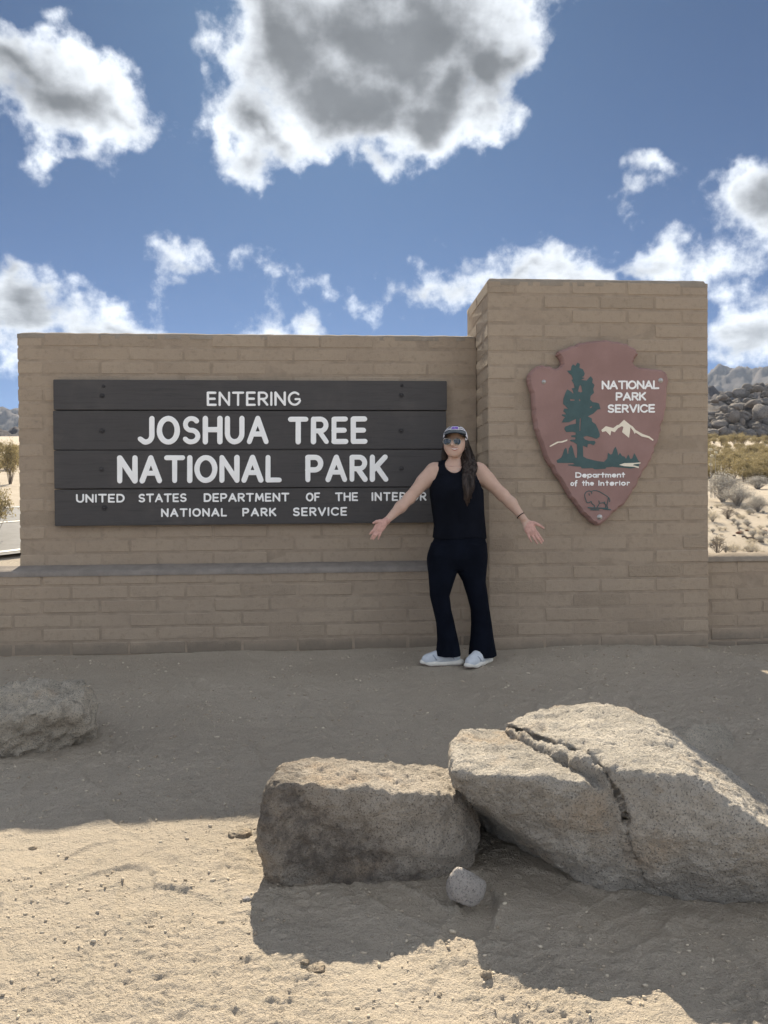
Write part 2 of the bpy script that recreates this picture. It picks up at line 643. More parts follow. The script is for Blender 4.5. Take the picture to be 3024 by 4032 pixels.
def mat_varied(name, c0, c1, rough=0.8, spec=0.2, trans=0.0):
    """leaf or twig colour that differs from piece to piece"""
    m, t, b = new_mat(name, rough, spec)
    r = t.n('ShaderNodeNewGeometry').outputs['Random Per Island']
    c = t.mix(r, c0, c1)
    t.l(c, b.inputs['Base Color'])
    if trans:
        tr = t.n('ShaderNodeBsdfTranslucent')
        t.l(c, tr.inputs['Color'])
        mx = t.n('ShaderNodeMixShader')
        mx.inputs[0].default_value = trans
        out = m.node_tree.nodes['Material Output']
        t.l(b.outputs[0], mx.inputs[1])
        t.l(tr.outputs[0], mx.inputs[2])
        t.l(mx.outputs[0], out.inputs[0])
    return m


BLOCK = mat_block()
MORTAR = mat_mortar()
CAPM = mat_mortar('mortar_wash', (0.30, 0.255, 0.205))
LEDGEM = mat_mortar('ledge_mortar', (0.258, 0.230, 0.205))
SAND = mat_sand()
PLANK = mat_plank()
WHITE = mat_paint('white_sign_paint', (0.92, 0.92, 0.91), 0.6, 0.08, 0.25, 30)
IRON = mat_flat('dark_bolt_iron', (0.035, 0.033, 0.035), 0.55, 0.4)
STEEL = mat_flat('bolt_steel', (0.42, 0.41, 0.40), 0.4, 0.5, metallic=0.8)


# ------------------------------------------------------------------ ground: one sheet from behind the camera to the far hills
W_UP, W_LOW, W_PIL = 5.518, 5.369, 5.111     # how far the wall faces stand from the camera
ROAD = [(-40.0, 2.0), (-14.0, 10.6), (-6.0, 15.3), (2.0, 24.0), (9.0, 50.0), (6.0, 120.0)]


def smooth01(x):
    x = np.clip(x, 0, 1)
    return x * x * (3 - 2 * x)


def road_dist(x, y):
    best = np.full(np.shape(x), 1e9)
    for (ax, ay), (bx, by) in zip(ROAD[:-1], ROAD[1:]):
        dx, dy = bx - ax, by - ay
        t = np.clip(((x - ax) * dx + (y - ay) * dy) / (dx * dx + dy * dy), 0, 1)
        best = np.minimum(best, np.hypot(x - ax - t * dx, y - ay - t * dy))
    return best


def terrain(x, y):
    """the broad lie of the land"""
    z = 0.100 * np.maximum(y - 8.0, 0) * smooth01((y - 8.0) / 7.0)
    z = np.where(y > 260, 0.100 * 252 + 0.02 * (y - 260), z)
    # soil heaped against the foot of the pillar
    z = z + 0.065 * np.exp(-((x - 1.9) / 1.0) ** 2) * np.exp(-((y - 5.15) / 0.33) ** 2)
    z = z + 0.02 * np.exp(-((y - 5.36) / 0.16) ** 2) * smooth01((1.2 - x) / 0.5)
    return z


FOOT = []
for i in range(120):
    FOOT.append((rng.uniform(-1.9, 1.6), rng.uniform(1.25, 4.6), rng.uniform(-1.2, 1.2) + (0 if i % 2 else 3.1), rng.uniform(0.6, 1.0)))


def make_ground():
    ny = np.concatenate([np.linspace(-40, 0.5, 10)[:-1], np.geomspace(0.75, 5.7, 640), np.geomspace(5.9, 400, 90), [600, 1200, 3000, 6000]])
    s = np.concatenate([-np.geomspace(1.05, 30, 16)[::-1], np.linspace(-1, 1, 680), np.geomspace(1.05, 30, 16)])
    Y = np.repeat(ny[:, None], len(s), 1)
    half = 0.74 * np.clip(ny, 0.9, None) + 0.25
    X = s[None] * half[:, None] + 0.067 * np.clip(Y, 0, 200)
    Z = terrain(X, Y)
    P = np.stack([X, Y, np.zeros_like(X)], -1)
    near = np.exp(-np.maximum(Y - 3.6, 0) / 2.6) * (Y > 0.6) * (np.abs(s)[None] < 1.3)
    flat_ = smooth01((7 - Y) / 1.2)
    d = 0.016 * fbm(P, 1.6, 3, 0.5, 1.0) * flat_
    d = d + near * (0.010 * fbm(P, 7.5, 3, 0.6, 2.0))
    rough_ = 0.32 + 0.80 * smooth01(0.5 + 1.6 * fbm(P, 3.1, 2, 0.5, 8.0))
    # small clods and scuffs, drawn out sideways
    Q = P * np.array([0.75, 1.3, 1.0])
    d = d + near * rough_ * 0.0088 * fbm(Q, 26, 3, 0.62, 4.0)
    d = d + near * rough_ * 0.0082 * np.maximum(fbm(Q, 84, 2, 0.6, 6.0), -0.1)
    # shoe prints with ribbed soles
    for fx, fy, an, k in FOOT:
        c, si = math.cos(an), math.sin(an)
        m = (np.abs(X - fx) < 0.2) & (np.abs(Y - fy) < 0.2)
        lx, ly = (X[m] - fx) * c - (Y[m] - fy) * si, (X[m] - fx) * si + (Y[m] - fy) * c
        r = np.sqrt((lx / 0.047) ** 2 + (ly / 0.135) ** 2)
        ins = smooth01((1.12 - r) / 0.22)
        rim = np.exp(-((r - 1.25) / 0.16) ** 2)
        rib = np.sign(np.sin(ly * 2 * np.pi / 0.021)) * 0.5
        d[m] *= 1 - 0.55 * ins
        d[m] += k * (-0.0065 * ins + 0.0026 * rim) * 1.0 + k * 0.0011 * ins * rib
    # scattered softer mounds on the desert beyond the wall
    d = d + (1 - flat_) * (0.10 * fbm(P, 0.35, 3, 0.5, 3.0)) * smooth01((road_dist(X, Y) - 3.4) / 2.0)
    Z = Z + d
    # dirt dip at the right foot of the pillar
    Z = Z - 0.05 * np.exp(-((X - 2.95) / 0.22) ** 2 - ((Y - 5.15) / 0.2) ** 2)
    V = np.stack([X, Y, Z], -1).reshape(-1, 3)
    R, C = X.shape
    i = np.arange(R * C).reshape(R, C)
    F = np.stack([i[:-1, :-1], i[:-1, 1:], i[1:, 1:], i[1:, :-1]], -1).reshape(-1, 4)
    o = link('ground', mesh_np('ground', V, F, True), mat=SAND)
    tag(o, kind='structure')
    return X, Y, Z


GX, GY, GZ = make_ground()


def ground_z(x, y):
    """height of the built ground under a point"""
    ny = GY[:, 0]
    r = int(np.clip(np.searchsorted(ny, y) - 1, 0, len(ny) - 2))
    f = (y - ny[r]) / (ny[r + 1] - ny[r])
    a = np.interp(x, GX[r], GZ[r])
    b = np.interp(x, GX[r + 1], GZ[r + 1])
    return float(a * (1 - f) + b * f)


# ------------------------------------------------------------------ block walls
BL, CH, BT = 0.4064, 0.1016, 0.2032          # block length, course height, block thickness (with joint)
JOINT = 0.0092
WALL_TOP = CAM_H + 1.271
LOW_TOP = WALL_TOP - 1.750
PIL_TOP = WALL_TOP + 0.308
X_PIL0, X_PIL1 = 1.084, 1.084 + 4 * BL
X_UP0 = -2.138 - 0.47 * BL
_blocks = {}


def block_mesh(lx, ly, lz, var):
    """one slump block: a box with worn, slightly uneven edges, centred on its middle"""
    key = (round(lx, 3), round(ly, 3), round(lz, 3), var)
    if key in _blocks:
        return _blocks[key]
    r = random.Random(hash(key) & 0xffff)
    bm = bmesh.new()
    bm_box(bm, -lx / 2, lx / 2, -ly / 2, ly / 2, -lz / 2, lz / 2)
    bmesh.ops.bevel(bm, geom=list(bm.edges), offset=0.0075, segments=1, affect='EDGES', profile=0.6)
    for v in bm.verts:
        v.co += Vector((r.uniform(-1, 1) * 0.0026, r.uniform(-1, 1) * 0.0005, r.uniform(-1, 1) * 0.0024))
    me = mesh_bm('block', bm)
    me.materials.append(BLOCK)
    _blocks[key] = me
    return me


def put_block(parent, x0, x1, y0, y1, z0, z1):
    """a block that fills a cell of the bond, one joint smaller"""
    me = block_mesh(x1 - x0 - JOINT, y1 - y0 - JOINT, z1 - z0 - JOINT, random.randrange(5))
    loc = Vector(((x0 + x1) / 2, (y0 + y1) / 2 + random.uniform(-0.0022, 0.0022), (z0 + z1) / 2 + random.uniform(-0.0012, 0.0012)))
    o = link('block', me, parent, loc=loc)
    o.rotation_euler = (random.uniform(-0.006, 0.006), random.uniform(-0.0035, 0.0035), random.uniform(-0.004, 0.004))
    return o


def core_box(parent, x0, x1, y0, y1, z0, z1, name='mortar_core'):
    bm = bmesh.new()
    bm_box(bm, x0, x1, y0, y1, z0, z1)
    return link(name, mesh_bm(name, bm), parent, MORTAR)


def wash(name, parent, x0, x1, y0, y1, z0, rise, seed, nx=90, ny=9, thick=0.03, slope=0.0, mat=None, edge=0.035):
    """hand-trowelled mortar bed on top of a wall: rounded over at its edges"""
    u = np.linspace(0, 1, nx)
    v = np.linspace(0, 1, ny)
    U, Vv = np.meshgrid(u, v, indexing='ij')
    X, Y = x0 + (x1 - x0) * U, y0 + (y1 - y0) * Vv
    P = np.stack([X, Y, np.zeros_like(X)], -1)
    e = np.minimum(1, np.minimum(np.minimum(U * (x1 - x0), (1 - U) * (x1 - x0)), np.minimum(Vv, 1 - Vv) * (y1 - y0)) / edge)
    Z = z0 + rise * np.sqrt(np.clip(1 - (1 - e) ** 2, 0, 1)) + slope * Vv + 0.006 * fbm(P, 9, 3, 0.5, seed) * (0.4 + 0.6 * e)
    top = np.stack([X, Y + 0.006 * fbm(P, 12, 2, 0.5, seed + 3), Z], -1)
    bot = top.copy()
    bot[..., 2] = z0 - thick
    n = nx * ny
    i = np.arange(n).reshape(nx, ny)
    F = [np.stack([i[:-1, :-1], i[1:, :-1], i[1:, 1:], i[:-1, 1:]], -1).reshape(-1, 4)]
    ring = np.concatenate([i[:, 0], i[-1, 1:], i[::-1, -1][1:], i[0, ::-1][1:-1]])
    nxt = np.roll(ring, -1)
    F.append(np.stack([ring, ring + n, nxt + n, nxt], -1))
    me = mesh_np(name, np.concatenate([top.reshape(-1, 3), bot.reshape(-1, 3)]), np.concatenate(F))
    for p in me.polygons[:(nx - 1) * (ny - 1)]:
        p.use_smooth = True
    return link(name, me, parent, mat or CAPM)


SIGN_PX = (207, 1758, 1495, 2074)


def build_sign_wall():
    root = empty('sign_wall', (-0.6, W_UP + 0.1, 0))
    tag(root, 'long tan concrete block wall carrying the dark wooden entrance sign', 'wall')
    core_box(root, X_UP0 + 0.012, X_PIL0, W_UP + 0.0070, W_UP + BT * 2 - 0.0075, 0.3, WALL_TOP - 0.008)
    s0, s1 = at(SIGN_PX[0], 1495, W_UP), at(SIGN_PX[1], 2070, W_UP)
    # upper wall, seventeen courses in running bond
    for r in range(17):
        z1 = WALL_TOP - r * CH
        z0 = z1 - CH
        off = -2.138 + (0 if r % 2 == 0 else -0.5 * BL)
        x = off - 2 * BL
        while x < X_PIL0 - 0.03:
            a, b = max(x, X_UP0), min(x + BL, X_PIL0)
            x += BL
            if b - a < 0.05:
                continue
            hidden = a > s0.x + 0.02 and b < s1.x - 0.02 and z1 < s0.z - 0.02 and z0 > s1.z + 0.02
            if hidden:
                continue
            put_block(root, a, b, W_UP, W_UP + BT, z0, z1)
        # the wall's free end
        put_block(root, X_UP0, X_UP0 + BT, W_UP + BT, W_UP + 2 * BT, z0, z1)
    wash('mortar_cap', root, X_UP0 + 0.005, X_PIL0 - 0.004, W_UP + 0.0055, W_UP + 2 * BT - 0.004, WALL_TOP - 0.008, 0.022, 1.0, nx=150)
    # plinth that stands proud below, and runs on to the left as a low wall
    xl = -4.3
    core_box(root, xl + 0.01, X_PIL0, W_LOW + 0.0070, W_UP + 0.05, -0.25, LOW_TOP - 0.006, 'plinth_core')
    for r in range(7):
        z1 = LOW_TOP - r * CH
        z0 = z1 - CH
        off = -2.316 + (0 if r % 2 == 1 else 0.5 * BL) - 5 * BL
        x = off
        while x < X_PIL0 - 0.03:
            a, b = x, min(x + BL, X_PIL0)
            x += BL
            if b - a < 0.05 or b < -2.9:
                continue
            put_block(root, a, b, W_LOW, W_LOW + BT, z0, z1)
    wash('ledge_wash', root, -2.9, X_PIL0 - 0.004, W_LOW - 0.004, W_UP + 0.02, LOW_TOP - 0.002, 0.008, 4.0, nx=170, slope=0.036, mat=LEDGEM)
    core_box(root, -4.3, X_UP0 - 0.012, W_UP + 0.055, W_UP + 0.20, -0.2, LOW_TOP + 0.01, 'low_wall_core')
    return root


def build_pillar():
    yb = W_PIL + 2 * BL
    root = empty('block_pillar', ((X_PIL0 + X_PIL1) / 2, W_PIL + BL, 0))
    tag(root, 'tall wide tan concrete block pillar with the brown arrowhead plaque', 'pillar')
    core_box(root, X_PIL0 + 0.0070, X_PIL1 - 0.0075, W_PIL + 0.0070, yb - 0.0075, -0.2, PIL_TOP - 0.008)
    for r in range(27):
        z1 = PIL_TOP - r * CH
        z0 = z1 - CH
        odd = r % 2 == 1
        # front face: stretchers, with the corner blocks showing their ends on alternate courses
        xs = [X_PIL0, X_PIL0 + BL * 0.5] if not odd else [X_PIL0]
        while xs[-1] + BL < X_PIL1 - 0.02:
            xs.append(xs[-1] + BL)
        xs.append(X_PIL1)
        for a, b in zip(xs[:-1], xs[1:]):
            corner = a == X_PIL0
            depth = BT
            if corner and not odd:
                depth = BL            # header: its long side runs back along the left face
            if b == X_PIL1 and b - a < 0.3:
                depth = BL
            put_block(root, a, b, W_PIL, W_PIL + depth, z0, z1)
        # left face
        ys = [W_PIL + (BL if not odd else BT)]
        while ys[-1] < yb - 0.02:
            ys.append(min(ys[-1] + BL, yb))
        for a, b in zip(ys[:-1], ys[1:]):
            if z1 < LOW_TOP and a > W_UP:
                continue
            put_block(root, X_PIL0, X_PIL0 + BT, a, b, z0, z1)
        # right face, seen only from further round
        put_block(root, X_PIL1 - BT, X_PIL1, yb - BL, yb, z0, z1)
    wash('mortar_cap', root, X_PIL0 + 0.0055, X_PIL1 - 0.0055, W_PIL + 0.0055, yb - 0.004, PIL_TOP - 0.008, 0.026, 7.0, nx=80, ny=40)
    return root


def build_right_wall():
    y0 = W_PIL + 0.21
    top = at(2900, 2206, y0).z
    root = empty('low_wall', (3.3, y0 + 0.1, 0))
    tag(root, 'low tan block wall with sunlit rounded cap right of the pillar', 'wall')
    x0, x1 = X_PIL1 + 0.006, 4.6
    core_box(root, x0 - 0.06, x1, y0 + 0.0070, y0 + BT - 0.0075, -0.2, top + 0.012)
    for r in range(9):
        z1 = top - r * CH
        x = x0 - (0.72 * BL if r % 2 else 0.22 * BL)
        while x < x1:
            a, b = max(x, x0), x + BL
            x += BL
            if b - a > 0.05:
                put_block(root, a, b, y0, y0 + BT, z1 - CH, z1)
    wash('rounded_cap', root, x0 - 0.03, x1, y0 - 0.012, y0 + BT + 0.012, top - 0.002, 0.052, 9.0, nx=70, ny=21, edge=0.115, thick=0.006)
    return root


build_sign_wall()
build_pillar()
build_right_wall()


# ------------------------------------------------------------------ lettering: single-stroke rounded capitals
def arc(cx, cy, rx, ry, a0, a1, n=14):
    return [(cx + rx * math.cos(math.radians(a0 + (a1 - a0) * i / n)), cy + ry * math.sin(math.radians(a0 + (a1 - a0) * i / n))) for i in range(n + 1)]


GLYPH = {
    'A': (0.86, [[(0, 0), (0.43, 1)], [(0.43, 1), (0.86, 0)], [(0.17, 0.33), (0.69, 0.33)]]),
    'C': (0.84, [arc(0.47, 0.5, 0.47, 0.5, 42, 318, 24)]),
    'D': (0.76, [[(0, 0), (0, 1)], [(0, 1), (0.3, 1)] + arc(0.3, 0.5, 0.46, 0.5, 90, -90, 18) + [(0, 0)]]),
    'E': (0.62, [[(0, 0), (0, 1)], [(0, 1), (0.60, 1)], [(0, 0.5), (0.54, 0.5)], [(0, 0), (0.62, 0)]]),
    'F': (0.60, [[(0, 0), (0, 1)], [(0, 1), (0.60, 1)], [(0, 0.5), (0.52, 0.5)]]),
    'G': (0.86, [arc(0.47, 0.5, 0.47, 0.5, 48, 340, 26) + [(0.90, 0.46), (0.56, 0.46)]]),
    'H': (0.74, [[(0, 0), (0, 1)], [(0.74, 0), (0.74, 1)], [(0, 0.52), (0.74, 0.52)]]),
    'I': (0.0, [[(0, 0), (0, 1)]]),
    'J': (0.58, [[(0.58, 1), (0.58, 0.28)] + arc(0.28, 0.29, 0.30, 0.29, 0, -110, 12) + [(0.0, 0.13)]]),
    'K': (0.70, [[(0, 0), (0, 1)], [(0.66, 1), (0.0, 0.38)], [(0.22, 0.58), (0.70, 0)]]),
    'L': (0.58, [[(0, 1), (0, 0)], [(0, 0), (0.58, 0)]]),
    'M': (0.92, [[(0, 0), (0.08, 1)], [(0.08, 1), (0.46, 0.2)], [(0.46, 0.2), (0.84, 1)], [(0.84, 1), (0.92, 0)]]),
    'N': (0.76, [[(0, 0), (0, 1)], [(0, 1), (0.76, 0)], [(0.76, 0), (0.76, 1)]]),
    'O': (0.90, [arc(0.45, 0.5, 0.45, 0.5, 90, 450, 30)]),
    'P': (0.66, [[(0, 0), (0, 1)], [(0, 1), (0.36, 1)] + arc(0.36, 0.72, 0.30, 0.28, 90, -90, 14) + [(0, 0.44)]]),
    'R': (0.68, [[(0, 0), (0, 1)], [(0, 1), (0.36, 1)] + arc(0.36, 0.74, 0.30, 0.26, 90, -90, 14) + [(0, 0.48)], [(0.30, 0.47), (0.68, 0)]]),
    'S': (0.66, [arc(0.34, 0.745, 0.31, 0.255, 35, 250, 14) + arc(0.32, 0.25, 0.34, 0.25, 75, -150, 16)]),
    'T': (0.80, [[(0, 1), (0.80, 1)], [(0.40, 1), (0.40, 0)]]),
    'U': (0.74, [[(0, 1), (0, 0.36)] + arc(0.37, 0.36, 0.37, 0.36, 180, 360, 16) + [(0.74, 1)]]),
    'V': (0.82, [[(0, 1), (0.41, 0)], [(0.41, 0), (0.82, 1)]]),
    'a': (0.50, [arc(0.26, 0.32, 0.26, 0.32, 0, 360, 20), [(0.52, 0.62), (0.52, 0.0)]]),
    'e': (0.52, [[(0.02, 0.34), (0.52, 0.34)] + arc(0.27, 0.32, 0.27, 0.32, 3, 310, 20)]),
    'f': (0.36, [arc(0.36, 0.84, 0.18, 0.18, 80, 180, 8) + [(0.18, -0.12)], [(0.0, 0.58), (0.36, 0.58)]]),
    'h': (0.46, [[(0, 1), (0, 0)], arc(0.23, 0.38, 0.23, 0.24, 180, 0, 10) + [(0.46, 0)]]),
    'i': (0.0, [[(0, 0.62), (0, 0)], [(0, 0.86), (0, 0.88)]]),
    'm': (0.74, [[(0, 0.62), (0, 0)], arc(0.18, 0.42, 0.19, 0.20, 180, 0, 9) + [(0.37, 0)], arc(0.56, 0.42, 0.19, 0.20, 180, 0, 9) + [(0.74, 0)]]),
    'n': (0.44, [[(0, 0.62), (0, 0)], arc(0.22, 0.39, 0.22, 0.23, 180, 0, 10) + [(0.44, 0)]]),
    'o': (0.54, [arc(0.27, 0.32, 0.27, 0.32, 90, 450, 22)]),
    'p': (0.50, [[(0, 0.62), (0, -0.28)], arc(0.26, 0.32, 0.26, 0.32, 0, 360, 20)]),
    'r': (0.30, [[(0, 0.62), (0, 0)], arc(0.22, 0.36, 0.22, 0.25, 180, 60, 8)]),
    't': (0.36, [[(0.18, 0.96), (0.18, 0)], [(0.0, 0.64), (0.36, 0.64)]]),
}


def add_stroke(bm, pts, w, place, lift):
    """a painted stroke with round ends, very slightly domed"""
    P = [Vector(p) for p in pts]
    Q = [P[0]]
    for p in P[1:]:
        if (p - Q[-1]).length > 1e-5:
            Q.append(p)
    if len(Q) < 2:
        return
    closed = (Q[0] - Q[-1]).length < 1e-4
    if closed:
        Q = Q[:-1]
    n = len(Q)
    rows = []

    def nrm(i):
        a = Q[(i - 1) % n] if (closed or i > 0) else Q[0]
        b = Q[(i + 1) % n] if (closed or i < n - 1) else Q[-1]
        d = (b - a).normalized()
        return d, Vector((-d.y, d.x))
    prof = [(-1, 0.0), (-0.86, 0.75), (0, 1.0), (0.86, 0.75), (1, 0.0)]

    def row(c, m, k=1.0):
        return [bm.verts.new(place(c.x + m.x * w * s * k, c.y + m.y * w * s * k, lift * h)) for s, h in prof]
    if not closed:
        d, m = nrm(0)
        for a in (85, 60, 30):
            rows.append(row(Q[0] - d * w * math.sin(math.radians(a)), m, math.cos(math.radians(a))))
    for i in range(n):
        d, m = nrm(i)
        rows.append(row(Q[i], m))
    if not closed:
        d, m = nrm(n - 1)
        for a in (30, 60, 85):
            rows.append(row(Q[-1] + d * w * math.sin(math.radians(a)), m, math.cos(math.radians(a))))
    R = len(rows)
    for i in range(R if closed else R - 1):
        A, B = rows[i], rows[(i + 1) % R]
        for j in range(4):
            bm.faces.new((A[j], A[j + 1], B[j + 1], B[j]))


def text_word(bm, word, bl, br, tl, stroke, space, normal, lift=0.0022):
    """fit a word between two feet; tl is the head of the first letter"""
    bl, br, tl = Vector(bl), Vector(br), Vector(tl)
    H = (tl - bl).length
    wpx = stroke / 2
    total, xs = 0.0, []
    for ch in word:
        xs.append(total)
        total += GLYPH[ch][0] + space
    total -= space
    ux = (br - bl).normalized()
    L = (br - bl).length - stroke
    uy = (tl - bl).normalized()
    sx = L / total
    sy = H - stroke
    for k, ch in enumerate(word):
        for q, st in enumerate(GLYPH[ch][1]):
            pts = [((xs[k] + x) * sx + wpx, y * sy + wpx) for x, y in st]
            up = 0.0003 * (q + 1)

            def place(x, y, h):
                j = 0.0006 * math.sin(x * 91 + y * 53 + k)
                return bl + ux * (x + j) + uy * (y + j) + normal * (h + up)
            add_stroke(bm, pts, wpx * (1 + 0.05 * math.sin(k * 2.3 + q)), place, lift)


# ------------------------------------------------------------------ wooden entrance sign
def build_sign():
    yb, yf = W_UP - 0.0035, W_UP - 0.058
    TL, TR, BLc, BR = at(207, 1495, yf), at(1758, 1495.5, yf), at(207.6, 2074, yf), at(1757, 2058, yf)
    root = empty('wooden_sign', ((TL.x + TR.x) / 2, W_UP - 0.03, BLc.z))
    tag(root, 'dark charcoal plank sign lettered ENTERING JOSHUA TREE NATIONAL PARK in white', 'sign')
    lines = [(1495, 1496), (1617, 1615), (1773, 1769), (1924, 1919.6), (2074, 2058)]
    for i in range(4):
        zt = (at(207, lines[i][0], yf).z + at(1758, lines[i][1], yf).z) / 2
        zb = (at(207, lines[i + 1][0], yf).z + at(1758, lines[i + 1][1], yf).z) / 2
        x0 = TL.x + (0.003, -0.002, 0.002, 0.001)[i]
        x1 = TR.x + (0.003, -0.003, -0.002, -0.001)[i]
        bm = bmesh.new()
        pr = (0.0, 0.002, -0.0015, 0.001)[i]
        bm_box(bm, x0, x1, yf + pr, yb, zb + 0.0025, zt - 0.0025)
        bmesh.ops.bevel(bm, geom=list(bm.edges), offset=0.004, segments=2, affect='EDGES')
        r = random.Random(i)
        for v in bm.verts:
            v.co.z += r.uniform(-1, 1) * 0.0012
        link('plank', mesh_bm('plank', bm), root, PLANK)
    nrm = Vector((0, -1, 0))
    yl = yf - 0.0022
    words = [
        ('ENTERING', 814, 1183, 1542, 1599, 1542, 1598, 9.6, 0.34),
        ('JOSHUA', 542, 1058, 1638, 1751, 1639, 1749, 20, 0.38),
        ('TREE', 1134, 1447, 1641, 1750, 1641, 1748, 20, 0.40),
        ('NATIONAL', 461, 1110, 1793, 1904, 1791, 1900, 20, 0.36),
        ('PARK', 1202, 1529, 1791, 1899, 1789, 1897, 20, 0.38),
        ('UNITED', 299, 491, 1945, 1980, 1944, 1979, 7.4, 0.36),
        ('STATES', 545, 735, 1944, 1979, 1943, 1977, 7.4, 0.36),
        ('DEPARTMENT', 802, 1139, 1942, 1977, 1940, 1975, 7.4, 0.36),
        ('OF', 1204, 1260, 1940, 1975, 1939, 1974, 7.4, 0.36),
        ('THE', 1319, 1410, 1939, 1974, 1938, 1973, 7.4, 0.36),
        ('INTERIOR', 1463, 1679, 1938, 1973, 1937, 1972, 7.4, 0.42),
        ('NATIONAL', 634, 894, 2002, 2036, 2000, 2034, 7.4, 0.42),
        ('PARK', 954, 1088, 2000, 2034, 1999, 2033, 7.4, 0.42),
        ('SERVICE', 1153, 1367, 1998, 2033, 1996, 2031, 7.4, 0.40),
    ]
    px = at(1013, 1800, yf).x - at(1012, 1800, yf).x
    for w, x0, x1, yt0, yb0, yt1, yb1, st, sp in words:
        bm = bmesh.new()
        text_word(bm, w, at(x0, yb0, yl), at(x1, yb1, yl), at(x0, yt0, yl), st * px * (1.02 if st > 15 else 0.96), sp, nrm)
        link('lettering', mesh_bm('lettering', bm), root, WHITE)
    for bx, by, r in [(408, 1521, 7), (402, 1558, 10.5), (400.6, 1696, 10.5), (399.4, 1848, 10.5), (411, 1999, 11),
                      (1582, 1518, 7), (1580, 1556, 10), (1579, 1695.6, 10), (1580, 1845, 10)]:
        c = at(bx, by, yf)
        bm = bmesh.new()
        R = r * px
        # countersunk washer ring round a domed head
        prof = [(1.0, 0.003), (1.0, -0.002), (0.78, -0.004), (0.70, -0.0005), (0.52, -0.0005), (0.50, -0.006), (0.30, -0.0085), (0.0, -0.009)]
        n = 14
        rings = []
        for q, dy in prof[:-1]:
            rings.append([bm.verts.new(c + Vector((R * q * math.cos(a * 2 * math.pi / n), dy, R * q * math.sin(a * 2 * math.pi / n)))) for a in range(n)])
        tip = bm.verts.new(c + Vector((0, prof[-1][1], 0)))
        for A, B in zip(rings[:-1], rings[1:]):
            for j in range(n):
                bm.faces.new((A[j], A[(j + 1) % n], B[(j + 1) % n], B[j]))
        for j in range(n):
            bm.faces.new((rings[-1][j], rings[-1][(j + 1) % n], tip))
        link('bolt', mesh_bm('bolt', bm, True), root, IRON)


build_sign()


# ------------------------------------------------------------------ arrowhead plaque
def zp(x, y):
    """plaque tracing sheet to picture"""
    return 2040 + x * 0.38577, 1300 + y * 0.38577


def poly_slab(name, loops, place, h0, h1, mat, parent):
    """flat painted shape with a real edge; loops[0] outline, others holes"""
    flat = [p for l in loops for p in l]
    tris = geometry.tessellate_polygon([[Vector((x, -y, 0)) for x, y in l] for l in loops])
    bm = bmesh.new()
    top = [bm.verts.new(place(x, y, h1)) for x, y in flat]
    bot = [bm.verts.new(place(x, y, h0)) for x, y in flat]
    for tr in tris:
        try:
            bm.faces.new([top[i] for i in tr])
        except ValueError:
            pass
    k = 0
    for l in loops:
        n = len(l)
        for i in range(n):
            a, b = k + i, k + (i + 1) % n
            try:
                bm.faces.new((top[a], top[b], bot[b], bot[a]))
            except ValueError:
                pass
        k += n
    return link(name, mesh_bm(name, bm), parent, mat)


